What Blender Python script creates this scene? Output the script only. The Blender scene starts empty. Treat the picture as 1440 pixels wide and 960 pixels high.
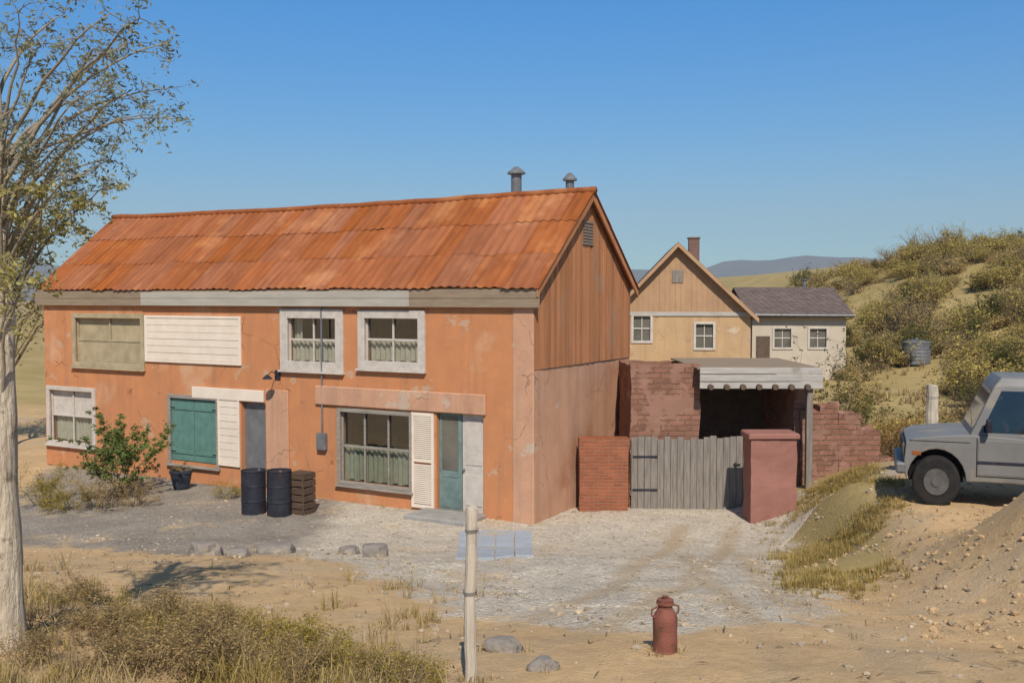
import bpy, bmesh, math, random
from mathutils import Vector, Matrix, noise
random.seed(7)
R = math.radians
scene = bpy.context.scene
C = scene.collection

# ------------------------------------------------------------------ camera
F = 1383.0                       # focal length in photo pixels (1440 wide)
CAM = Vector((0, 0, 4.8))
PITCH = math.atan(60 / F)
cam_d = bpy.data.cameras.new('camera')
cam = bpy.data.objects.new('camera', cam_d); C.objects.link(cam)
cam_d.sensor_width = 36.0
cam_d.lens = 36.0 * F / 1440
cam_d.clip_end = 20000; cam_d.clip_start = 0.05
cam.location = CAM
cam.rotation_euler = (math.pi / 2 - PITCH, 0, 0)
scene.camera = cam

def ray(px, py):
    v = Vector(((px - 720) / F, -(py - 480) / F, -1))
    return Matrix.Rotation(math.pi / 2 - PITCH, 3, 'X') @ v
def at(px, py, d):               # world point at depth (y) d
    v = ray(px, py); return CAM + v * (d / v.y)

# ------------------------------------------------------------------ helpers
def tag(o, label=None, cat=None, group=None, kind=None):
    if label: o['label'] = label
    if cat: o['category'] = cat
    if group: o['group'] = group
    if kind: o['kind'] = kind
    return o
def empty(name, loc=(0, 0, 0), rz=0, **k):
    o = bpy.data.objects.new(name, None); C.objects.link(o)
    o.location = loc; o.rotation_euler = (0, 0, rz); o.empty_display_size = .2
    return tag(o, **k)
def link(name, bm, mats, parent=None, smooth=False):
    me = bpy.data.meshes.new(name)
    bmesh.ops.recalc_face_normals(bm, faces=bm.faces[:])
    bm.to_mesh(me); bm.free()
    return link_me(name, me, mats, parent, smooth)
def link_me(name, me, mats, parent=None, smooth=False):
    if not isinstance(mats, (list, tuple)): mats = [mats]
    for m in mats: me.materials.append(m)
    if smooth:
        me.polygons.foreach_set('use_smooth', [True] * len(me.polygons))
    o = bpy.data.objects.new(name, me); C.objects.link(o)
    if parent: o.parent = parent
    return o
def pyd(name, verts, faces, mats, parent=None, smooth=False):
    me = bpy.data.meshes.new(name); me.from_pydata(verts, [], faces); me.update()
    return link_me(name, me, mats, parent, smooth)
def box(bm, x0, x1, y0, y1, z0, z1, bev=0.0, jit=0.0):
    vs = []
    for z in (z0, z1):
        for (x, y) in ((x0, y0), (x1, y0), (x1, y1), (x0, y1)):
            vs.append(bm.verts.new((x + random.uniform(-jit, jit), y + random.uniform(-jit, jit), z + random.uniform(-jit, jit))))
    fs = [(0, 3, 2, 1), (4, 5, 6, 7), (0, 1, 5, 4), (1, 2, 6, 5), (2, 3, 7, 6), (3, 0, 4, 7)]
    faces = [bm.faces.new([vs[i] for i in f]) for f in fs]
    if bev > 0:
        es = list({e for f in faces for e in f.edges})
        bmesh.ops.bevel(bm, geom=es, offset=bev, segments=1, affect='EDGES')
def boxes(name, lst, m, parent=None, bev=0.008, jit=0.0):
    bm = bmesh.new()
    for b in lst: box(bm, *b, bev=bev, jit=jit)
    return link(name, bm, m, parent)
def tube(bm, pts, radii, n=8, cap=True):
    rings = []
    prev = None
    for i, p in enumerate(pts):
        p = Vector(p)
        a = Vector(pts[max(i - 1, 0)]); b = Vector(pts[min(i + 1, len(pts) - 1)])
        d = (b - a).normalized()
        if prev is None:
            u = d.orthogonal().normalized()
        else:
            u = (prev - d * prev.dot(d)).normalized()
        prev = u
        w = d.cross(u)
        rings.append([bm.verts.new(p + (u * math.cos(2 * math.pi * k / n) + w * math.sin(2 * math.pi * k / n)) * radii[i]) for k in range(n)])
    for i in range(len(rings) - 1):
        for k in range(n):
            bm.faces.new((rings[i][k], rings[i][(k + 1) % n], rings[i + 1][(k + 1) % n], rings[i + 1][k]))
    if cap and n > 2:
        bm.faces.new(rings[0][::-1]); bm.faces.new(rings[-1])
def lathe(bm, prof, n=24, cx=0, cy=0):
    rings = []
    for r, z in prof:
        rings.append([bm.verts.new((cx + r * math.cos(2 * math.pi * k / n), cy + r * math.sin(2 * math.pi * k / n), z)) for k in range(n)])
    for i in range(len(rings) - 1):
        for k in range(n):
            bm.faces.new((rings[i][k], rings[i][(k + 1) % n], rings[i + 1][(k + 1) % n], rings[i + 1][k]))
    bm.faces.new(rings[0][::-1]); bm.faces.new(rings[-1])
def sstep(a, b, x):
    t = max(0.0, min(1.0, (x - a) / (b - a))); return t * t * (3 - 2 * t)

# ------------------------------------------------------------------ materials
def s2l(c):
    return tuple(((v / 255) / 12.92 if v / 255 <= .04045 else ((v / 255 + .055) / 1.055) ** 2.4) for v in c)
def rng2(N, L, f, a, c):
    r = N.new('ShaderNodeMapRange'); r.inputs['To Min'].default_value = a; r.inputs['To Max'].default_value = c; L.new(f, r.inputs['Value']); return r.outputs['Result']
def mat(name, c1, c2=None, scale=3.0, rough=0.85, bump=0.0, bscale=40.0, c3=None, s3=0.7, m3=0.5, island=0.0, metal=0.0, spec=0.12, stretch=None, gen=False, bdist=0.02, sharp=(.35, .65), sheet=False):
    """two colours mixed by noise in object space, a third one in larger patches"""
    m = bpy.data.materials.new(name); m.use_nodes = True
    nt = m.node_tree; N = nt.nodes; L = nt.links
    b = N['Principled BSDF']; b.inputs['Roughness'].default_value = rough; b.inputs['Metallic'].default_value = metal
    b.inputs['Specular IOR Level'].default_value = spec
    tc = N.new('ShaderNodeTexCoord'); src = tc.outputs['Object']
    if stretch:
        mp = N.new('ShaderNodeMapping'); mp.inputs['Scale'].default_value = stretch
        L.new(src, mp.inputs['Vector']); vec = mp.outputs['Vector']
    else: vec = src
    def nz(sc, det=8, v=vec):
        n = N.new('ShaderNodeTexNoise'); n.inputs['Scale'].default_value = sc; n.inputs['Detail'].default_value = det
        n.inputs['Roughness'].default_value = .62
        L.new(v, n.inputs['Vector']); return n.outputs['Fac']
    def rng(f, a, c):
        r = N.new('ShaderNodeMapRange'); r.inputs['From Min'].default_value = a; r.inputs['From Max'].default_value = c
        L.new(f, r.inputs['Value']); return r.outputs['Result']
    def mix(f, a, c):
        x = N.new('ShaderNodeMix'); x.data_type = 'RGBA'
        if isinstance(f, float): x.inputs['Factor'].default_value = f
        else: L.new(f, x.inputs['Factor'])
        for sock, v in ((x.inputs['A'], a), (x.inputs['B'], c)):
            if isinstance(v, tuple): sock.default_value = (*v, 1)
            else: L.new(v, sock)
        return x.outputs['Result']
    col = c1 if c2 is None else mix(rng(nz(scale), *sharp), c1, c2)
    if c3 is not None:
        f = rng(nz(s3, 10, src), m3, m3 + .12)
        col = mix(f, col, c3)
    if island > 0:
        g = N.new('ShaderNodeNewGeometry')
        hs = N.new('ShaderNodeHueSaturation')
        if isinstance(col, tuple): hs.inputs['Color'].default_value = (*col, 1)
        else: L.new(col, hs.inputs['Color'])
        r = N.new('ShaderNodeMapRange'); r.inputs['To Min'].default_value = 1 - island; r.inputs['To Max'].default_value = 1 + island
        L.new(g.outputs['Random Per Island'], r.inputs['Value']); L.new(r.outputs['Result'], hs.inputs['Value'])
        col = hs.outputs['Color']
    if isinstance(col, tuple): b.inputs['Base Color'].default_value = (*col, 1)
    else: L.new(col, b.inputs['Base Color'])
    if sheet:
        sa = N.new('ShaderNodeAttribute'); sa.attribute_name = 'sheet'; hs = N.new('ShaderNodeHueSaturation'); L.new(b.inputs['Base Color'].links[0].from_socket, hs.inputs['Color'])
        L.new(rng2(N, L, sa.outputs['Fac'], .90, 1.10), hs.inputs['Value']); wn = N.new('ShaderNodeTexWhiteNoise'); wn.noise_dimensions = '1D'; L.new(sa.outputs['Fac'], wn.inputs['W'])
        L.new(rng2(N, L, wn.outputs['Value'], .90, 1.06), hs.inputs['Saturation'])
        st_ = N.new('ShaderNodeTexNoise'); st_.inputs['Scale'].default_value = 1.0; st_.inputs['Detail'].default_value = 8
        mp_ = N.new('ShaderNodeMapping'); mp_.inputs['Scale'].default_value = (5, .5, .5); L.new(tc.outputs['Object'], mp_.inputs['Vector']); L.new(mp_.outputs['Vector'], st_.inputs['Vector'])
        rr_ = N.new('ShaderNodeMapRange'); rr_.inputs['From Min'].default_value = .55; rr_.inputs['From Max'].default_value = .75; rr_.inputs['To Max'].default_value = .55; L.new(st_.outputs['Fac'], rr_.inputs['Value'])
        xx_ = N.new('ShaderNodeMix'); xx_.data_type = 'RGBA'; L.new(rr_.outputs['Result'], xx_.inputs['Factor']); L.new(hs.outputs['Color'], xx_.inputs['A']); xx_.inputs['B'].default_value = (.13, .045, .02, 1)
        L.new(xx_.outputs['Result'], b.inputs['Base Color'])
    if bump > 0:
        bp = N.new('ShaderNodeBump'); bp.inputs['Strength'].default_value = bump; bp.inputs['Distance'].default_value = bdist
        L.new(nz(bscale, 6), bp.inputs['Height']); L.new(bp.outputs['Normal'], b.inputs['Normal'])
    return m
def wall_mat(name, c1, c2, c3, streak, patch):
    """painted stucco: blotches, run-off streaks, hairline cracks and fallen patches"""
    m = mat(name, c1, c2, scale=1.6, bump=.5, bscale=55, c3=c3, s3=.55, m3=.57)
    nt = m.node_tree; N = nt.nodes; L = nt.links; b = N['Principled BSDF']; tc = N.new('ShaderNodeTexCoord')
    def mixc(f, a, col):
        x = N.new('ShaderNodeMix'); x.data_type = 'RGBA'; L.new(f, x.inputs['Factor']); L.new(a, x.inputs['A']); x.inputs['B'].default_value = (*col, 1); return x.outputs['Result']
    def rng(f, a, c, t0=0, t1=1):
        r = N.new('ShaderNodeMapRange'); r.inputs['From Min'].default_value = a; r.inputs['From Max'].default_value = c; r.inputs['To Min'].default_value = t0; r.inputs['To Max'].default_value = t1
        L.new(f, r.inputs['Value']); return r.outputs['Result']
    def noi(sc, scale=(1, 1, 1), det=8, off=0):
        mp = N.new('ShaderNodeMapping'); mp.inputs['Scale'].default_value = scale; mp.inputs['Location'].default_value = (off, off, off); L.new(tc.outputs['Object'], mp.inputs['Vector'])
        n = N.new('ShaderNodeTexNoise'); n.inputs['Scale'].default_value = sc; n.inputs['Detail'].default_value = det; n.inputs['Roughness'].default_value = .65; L.new(mp.outputs['Vector'], n.inputs['Vector']); return n.outputs['Fac']
    col = b.inputs['Base Color'].links[0].from_socket
    col = mixc(rng(noi(1.0, (3.2, 3.2, .22), 8, 4), .5, .74, 0, .75), col, streak)
    col = mixc(rng(noi(1.15, (1, 1, 1.3), 12, 9), .622, .634, 0, .75), col, patch)
    # cracks
    nz = N.new('ShaderNodeTexNoise'); nz.inputs['Scale'].default_value = 2.5; nz.inputs['Detail'].default_value = 6; L.new(tc.outputs['Object'], nz.inputs['Vector'])
    ad = N.new('ShaderNodeVectorMath'); ad.operation = 'MULTIPLY_ADD'; L.new(nz.outputs['Color'], ad.inputs[0]); ad.inputs[1].default_value = (.5, .5, .5); L.new(tc.outputs['Object'], ad.inputs[2])
    vo = N.new('ShaderNodeTexVoronoi'); vo.feature = 'DISTANCE_TO_EDGE'; vo.inputs['Scale'].default_value = .75; L.new(ad.outputs[0], vo.inputs['Vector'])
    ck = rng(vo.outputs['Distance'], .004, .011, 1, 0)
    gate = N.new('ShaderNodeMath'); gate.operation = 'MULTIPLY'; L.new(ck, gate.inputs[0]); L.new(rng(noi(.8, off=21), .5, .58, 0, .8), gate.inputs[1])
    col = mixc(gate.outputs[0], col, tuple(v * .35 for v in c1))
    fine = rng(noi(45, det=3), .3, .7, .9, 1.1)
    h = N.new('ShaderNodeHueSaturation'); L.new(col, h.inputs['Color']); L.new(fine, h.inputs['Value'])
    L.new(h.outputs['Color'], b.inputs['Base Color'])
    return m
def block_mat(name, c1, c2, mortar, bw, bh, gap=.012, cover=False):
    """masonry laid in courses: blocks of uneven colour with recessed joints"""
    m = mat(name, c1, c2, scale=3, bump=.5, bscale=30)
    nt = m.node_tree; N = nt.nodes; L = nt.links; b = N['Principled BSDF']; tc = N.new('ShaderNodeTexCoord')
    sp = N.new('ShaderNodeSeparateXYZ'); L.new(tc.outputs['Object'], sp.inputs[0])
    nz = N.new('ShaderNodeTexNoise'); nz.inputs['Scale'].default_value = 3; nz.inputs['Detail'].default_value = 5; L.new(tc.outputs['Object'], nz.inputs['Vector'])
    a = N.new('ShaderNodeMath'); L.new(sp.outputs['X'], a.inputs[0]); L.new(sp.outputs['Y'], a.inputs[1])
    cb = N.new('ShaderNodeCombineXYZ'); L.new(a.outputs[0], cb.inputs['X']); L.new(sp.outputs['Z'], cb.inputs['Y'])
    ad = N.new('ShaderNodeVectorMath'); ad.operation = 'MULTIPLY_ADD'; L.new(nz.outputs['Color'], ad.inputs[0]); ad.inputs[1].default_value = (.05, .05, 0); L.new(cb.outputs[0], ad.inputs[2])
    br = N.new('ShaderNodeTexBrick'); br.inputs['Scale'].default_value = 1; br.inputs['Brick Width'].default_value = bw; br.inputs['Row Height'].default_value = bh; br.inputs['Mortar Size'].default_value = gap; br.inputs['Mortar Smooth'].default_value = .5
    br.inputs['Color1'].default_value = (.86, .86, .86, 1); br.inputs['Color2'].default_value = (1.12, 1.12, 1.12, 1); br.inputs['Mortar'].default_value = (1, 1, 1, 1)
    L.new(ad.outputs[0], br.inputs['Vector'])
    mu = N.new('ShaderNodeMix'); mu.data_type = 'RGBA'; mu.blend_type = 'MULTIPLY'; mu.inputs['Factor'].default_value = 1
    L.new(b.inputs['Base Color'].links[0].from_socket, mu.inputs['A']); L.new(br.outputs['Color'], mu.inputs['B'])
    x = N.new('ShaderNodeMix'); x.data_type = 'RGBA'; L.new(br.outputs['Fac'], x.inputs['Factor']); L.new(mu.outputs['Result'], x.inputs['A']); x.inputs['B'].default_value = (*mortar, 1)
    n2 = N.new('ShaderNodeTexNoise'); n2.inputs['Scale'].default_value = 1.1; n2.inputs['Detail'].default_value = 10; n2.inputs['Roughness'].default_value = .65; L.new(tc.outputs['Object'], n2.inputs['Vector'])
    r2_ = N.new('ShaderNodeMapRange'); r2_.inputs['From Min'].default_value = .50 if cover else 2; r2_.inputs['From Max'].default_value = .54 if cover else 3; L.new(n2.outputs['Fac'], r2_.inputs['Value'])
    y_ = N.new('ShaderNodeMix'); y_.data_type = 'RGBA'; L.new(r2_.outputs['Result'], y_.inputs['Factor']); L.new(x.outputs['Result'], y_.inputs['A']); y_.inputs['B'].default_value = (c1[0] * 1.05, c1[1] * 1.2, c1[2] * 1.3, 1)
    L.new(y_.outputs['Result'], b.inputs['Base Color'])
    inv = N.new('ShaderNodeMath'); inv.operation = 'SUBTRACT'; inv.inputs[0].default_value = 1; L.new(r2_.outputs['Result'], inv.inputs[1])
    fm = N.new('ShaderNodeMath'); fm.operation = 'MULTIPLY'; L.new(br.outputs['Fac'], fm.inputs[0]); L.new(inv.outputs[0], fm.inputs[1])
    b2 = N.new('ShaderNodeBump'); b2.invert = True; b2.inputs['Strength'].default_value = .9; b2.inputs['Distance'].default_value = .025; L.new(fm.outputs[0], b2.inputs['Height'])
    L.new(b.inputs['Normal'].links[0].from_socket, b2.inputs['Normal']); L.new(b2.outputs['Normal'], b.inputs['Normal'])
    return m
def leafmat(name, c1, c2, island=.35, trans=.25):
    m = mat(name, c1, c2, scale=1.3, rough=.7, island=island)
    nt = m.node_tree; b = nt.nodes['Principled BSDF']; out = nt.nodes['Material Output']
    t = nt.nodes.new('ShaderNodeBsdfTranslucent'); x = nt.nodes.new('ShaderNodeMixShader'); x.inputs[0].default_value = trans
    src = b.inputs['Base Color'].links[0].from_socket
    nt.links.new(src, t.inputs['Color']); nt.links.new(b.outputs[0], x.inputs[1]); nt.links.new(t.outputs[0], x.inputs[2])
    nt.links.new(x.outputs[0], out.inputs['Surface'])
    return m
M = {}
M['stucco'] = wall_mat('orange_stucco', (.55, .232, .10), (.465, .20, .09), (.56, .32, .18), (.33, .17, .095), (.46, .33, .22))
M['stucco_low'] = wall_mat('pink_plaster', (.55, .31, .19), (.47, .26, .16), (.40, .18, .09), (.30, .19, .13), (.47, .38, .29))
M['gable_wood'] = mat('brown_boards', (.46, .20, .09), (.36, .155, .072), scale=2.2, bump=.5, bscale=20, stretch=(3, 3, .35), c3=(.36, .21, .125), s3=1.1, m3=.56, island=.16)
M['rust'] = mat('rusty_iron', (.335, .105, .032), (.25, .075, .023), scale=2.4, rough=.75, bump=.2, bscale=30, c3=(.40, .155, .055), s3=.6, m3=.54, stretch=(1.6, .5, .5), sheet=True)
M['grey_wood'] = mat('grey_wood', (.34, .30, .25), (.22, .19, .155), scale=5, bump=.5, bscale=30, stretch=(.4, 4, 4))
M['grey_wood_v'] = mat('grey_wood_upright', (.27, .235, .195), (.17, .145, .12), scale=5, bump=.5, bscale=30, stretch=(4, 4, .4))
M['pale_board'] = mat('pale_grey_board', (.44, .41, .36), (.34, .31, .27), scale=4, rough=.7, bump=.3, bscale=25, stretch=(.4, 3, 3), c3=(.28, .24, .20), s3=1.5, m3=.6)
M['brown_grey_wood'] = mat('brown_grey_wood', (.30, .225, .15), (.23, .175, .12), scale=5, bump=.5, bscale=30, stretch=(.4, 4, 4))
M['sign_white'] = mat('weathered_white_boards', (.42, .385, .315), (.34, .31, .255), scale=3, rough=.7, bump=.2, bscale=25, stretch=(.4, 3, 3), c3=(.42, .36, .29), s3=1.5, m3=.62)
M['cream'] = mat('cream_paint', (.74, .63, .51), (.66, .56, .44), scale=2.5, rough=.6, bump=.15, bscale=20, c3=(.48, .36, .26), s3=1.2, m3=.66)
M['white'] = mat('old_white_paint', (.55, .49, .42), (.44, .39, .33), scale=6, rough=.6, bump=.2, bscale=30)
M['teal'] = mat('teal_paint', (.12, .235, .19), (.09, .18, .15), scale=4, rough=.55, bump=.15, bscale=25)
M['tealgrey'] = mat('grey_green_paint', (.19, .25, .23), (.12, .17, .155), scale=4, rough=.5, bump=.15, bscale=25)
M['tan_board'] = mat('tan_board', (.42, .34, .21), (.30, .245, .15), scale=3, bump=.3, bscale=20)
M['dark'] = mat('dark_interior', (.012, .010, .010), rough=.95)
def glass(name, c, rough=.06):
    m = mat(name, c, tuple(v * .6 for v in c), scale=1.1, rough=rough, spec=.5); return m
M['glass'] = glass('dark_window_glass', (.035, .036, .034))
M['glass2'] = glass('window_glass_with_curtain', (.16, .15, .12), .12)
def clear_glass(name, tint, refl):
    m = bpy.data.materials.new(name); m.use_nodes = True; nt = m.node_tree; N = nt.nodes; L = nt.links; N.remove(N['Principled BSDF'])
    t = N.new('ShaderNodeBsdfTransparent'); t.inputs['Color'].default_value = (*tint, 1); g = N.new('ShaderNodeBsdfGlossy'); g.inputs['Roughness'].default_value = .02; g.inputs['Color'].default_value = (.9, .95, 1, 1)
    x = N.new('ShaderNodeMixShader'); x.inputs[0].default_value = refl; L.new(t.outputs[0], x.inputs[1]); L.new(g.outputs[0], x.inputs[2]); L.new(x.outputs[0], N['Material Output'].inputs['Surface'])
    return m
M['clear'] = clear_glass('old_window_glass', (.93, .95, .93), .09)
M['car_glass'] = mat('car_glass', (.012, .015, .018), (.02, .024, .027), scale=2, rough=.05, spec=.6, c3=(.05, .045, .035), s3=3, m3=.55)
M['curtain'] = mat('lace_curtain', (.44, .41, .34), (.36, .33, .27), scale=8, rough=.9); M['blind'] = mat('olive_grey_curtain', (.30, .29, .215), (.24, .235, .175), scale=8, rough=.9)
M['concrete'] = mat('concrete', (.33, .31, .28), (.25, .235, .21), scale=4, bump=.4, bscale=70)
M['bluestone'] = mat('blue_grey_paving', (.37, .40, .425), (.31, .335, .36), scale=5, bump=.6, bscale=40, c3=(.42, .36, .27), s3=1.6, m3=.56)
M['adobe_red'] = block_mat('red_adobe', (.265, .125, .08), (.21, .105, .07), (.21, .125, .085), .36, .12, .016, True)
M['brick'] = block_mat('red_brick_wall', (.33, .105, .05), (.26, .085, .042), (.30, .19, .125), .22, .075, .01)
M['pink'] = wall_mat('pink_stucco', (.32, .15, .115), (.27, .125, .095), (.30, .18, .14), (.27, .14, .10), (.24, .12, .08))
M['sand_wall_flat'] = mat('sand_stucco', (.50, .33, .175), (.43, .28, .15), scale=1.2, bump=.3, bscale=40)
M['sand_wall'] = wall_mat('sand_stucco', (.50, .33, .175), (.43, .28, .15), (.46, .33, .21), (.33, .225, .13), (.55, .45, .33))
M['sand_gable'] = mat('tan_pink_boards', (.44, .27, .15), (.36, .22, .125), scale=1.2, bump=.3, bscale=20)
M['grey_wall'] = mat('grey_beige_wall', (.52, .44, .34), (.45, .38, .29), scale=1, bump=.3, bscale=30)
M['brown_roof'] = block_mat('brown_shingles', (.18, .13, .11), (.13, .10, .085), (.07, .05, .045), .34, .11, .014)
M['metal_dark'] = mat('dark_metal', (.035, .036, .045), (.022, .022, .028), scale=6, rough=.5, bump=.15, c3=(.10, .05, .03), s3=2.5, m3=.6)
M['metal_grey'] = mat('grey_metal', (.22, .22, .22), (.15, .15, .15), scale=4, rough=.45, metal=.3)
M['rim'] = mat('dusty_steel_rim', (.12, .115, .105), (.08, .075, .07), scale=8, rough=.6)
M['hydrant'] = mat('faded_red_paint', (.24, .085, .06), (.18, .07, .05), scale=9, rough=.7, bump=.4, c3=(.13, .065, .035), s3=9, m3=.5)
M['post'] = mat('pale_post_wood', (.56, .48, .37), (.43, .36, .27), scale=6, bump=.5, bscale=30, stretch=(4, 4, .4))
M['bark'] = mat('pale_bark', (.68, .56, .41), (.47, .375, .26), scale=6, bump=1.0, bscale=11, stretch=(3, 3, .6), c3=(.22, .17, .115), s3=6, m3=.56, bdist=.05)
M['limb'] = mat('grey_limb_bark', (.30, .25, .18), (.20, .165, .12), scale=6, bump=.5, bscale=20)
M['bark_dark'] = mat('brown_bark', (.14, .10, .07), (.09, .065, .045), scale=6, bump=.8, bscale=16)
M['twig'] = mat('dry_twig', (.20, .145, .085), (.14, .10, .06), scale=6)
M['leaf_low'] = leafmat('olive_yellow_leaves', (.40, .35, .12), (.30, .26, .09), .4, .4)
M['leaf_grey'] = leafmat('grey_green_leaves', (.29, .28, .15), (.22, .22, .13), .4, .4)
M['leaf_yellow'] = leafmat('mustard_leaves', (.24, .175, .05), (.17, .125, .04), .4)
M['leaf_green'] = leafmat('green_leaves', (.15, .21, .055), (.10, .115, .025), .45)
M['leaf_olive'] = leafmat('olive_leaves', (.34, .255, .042), (.235, .175, .032), .45)
M['leaf_brown'] = leafmat('dry_brown_leaves', (.37, .26, .11), (.26, .175, .075), .4)
M['hill_olive'] = leafmat('hill_scrub_leaves', (.47, .36, .095), (.35, .27, .075), .4)
M['hill_brown'] = leafmat('hill_dry_leaves', (.46, .335, .13), (.35, .25, .095), .4)
M['car_paint'] = mat('dusty_grey_paint', (.185, .178, .165), (.155, .15, .14), scale=2, rough=.5, spec=.4, c3=(.25, .215, .165), s3=1.6, m3=.52)
M['rubber'] = mat('black_rubber', (.018, .018, .018), (.034, .03, .026), scale=6, rough=.9)
M['rock'] = mat('weathered_rock', (.25, .215, .18), (.18, .155, .135), scale=3, bump=.9, bscale=12, c3=(.30, .25, .19), s3=2, m3=.5)
M['leaf_rust'] = leafmat('rust_leaves', (.36, .18, .07), (.25, .13, .055), .4)
M['leaf_green2'] = leafmat('dark_olive_green_leaves', (.12, .12, .025), (.085, .08, .02), .4)
M['leaf_dark'] = leafmat('dark_thicket_leaves', (.10, .07, .045), (.065, .05, .035), .4)
M['metal_blue'] = mat('blue_grey_glaze', (.045, .05, .065), (.03, .033, .045), scale=4, rough=.4)
M['straw'] = leafmat('straw_grass', (.42, .31, .15), (.32, .23, .11), .35)
M['straw_olive'] = leafmat('olive_grass', (.38, .275, .09), (.28, .20, .065), .4)

# ------------------------------------------------------------------ terrain
def ground_z(x, y):
    z = 3.15 - .158 * y if y < 20 else 0.0
    z = max(z, 0.0) if y > 14 else z
    t = sstep(14, 22, y)
    z = (3.15 - .158 * min(y, 20)) * (1 - t) if y < 22 else 0.0
    z += 1.55 * sstep(4.6, 9.0, x) * sstep(5, 11, y) * (1 - .75 * sstep(19, 27, y))
    pad = sstep(5.3, 6.6, x) * (1 - sstep(13.5, 15, x)) * sstep(12.4, 13.8, y) * (1 - sstep(18.2, 20.5, y))
    z = z * (1 - pad) + 1.36 * pad
    z += 1.15 * sstep(4.0, 8.2, x) * math.exp(-((y - 11.3) / 2.0) ** 2)
    # hillside to the right, behind
    z += (8.5 * sstep(11, 42, x) * sstep(26, 85, y)) + 14 * sstep(60, 200, x) * sstep(50, 260, y)
    z += 1.0 * sstep(-16, -40, x) * sstep(10, 40, y)
    z += .16 * noise.noise(Vector((x * .35, y * .35, 0))) * (1 - .8 * (sstep(13, 18, y) * (1 - sstep(30, 45, y)))) 
    z += (.05 * noise.noise(Vector((x * 1.7, y * 1.7, 3))) + .022 * noise.noise(Vector((x * 4.3, y * 4.3, 7)))) * (1 - .7 * sstep(15, 18, y) * (1 - sstep(24, 30, y)))
    if y > 40: z += 1.2 * noise.noise(Vector((x * .05, y * .05, 9))) * sstep(40, 90, y) * sstep(10, 40, abs(x))
    return z
def axis(lo, hi, fine_lo, fine_hi, step):
    out = []; v = fine_lo
    while v <= fine_hi: out.append(v); v += step
    g = step; v = fine_hi
    while v < hi: g *= 1.28; v += g; out.append(min(v, hi))
    g = step; v = fine_lo
    while v > lo: g *= 1.28; v -= g; out.insert(0, max(v, lo))
    return out
xs = axis(-4500, 4500, -16, 20, .2); ys = axis(-60, 4600, 2, 30, .2)
vv = [(x, y, ground_z(x, y)) for y in ys for x in xs]
nx = len(xs)
ff = [(j * nx + i, j * nx + i + 1, (j + 1) * nx + i + 1, (j + 1) * nx + i) for j in range(len(ys) - 1) for i in range(nx - 1)]
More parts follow.
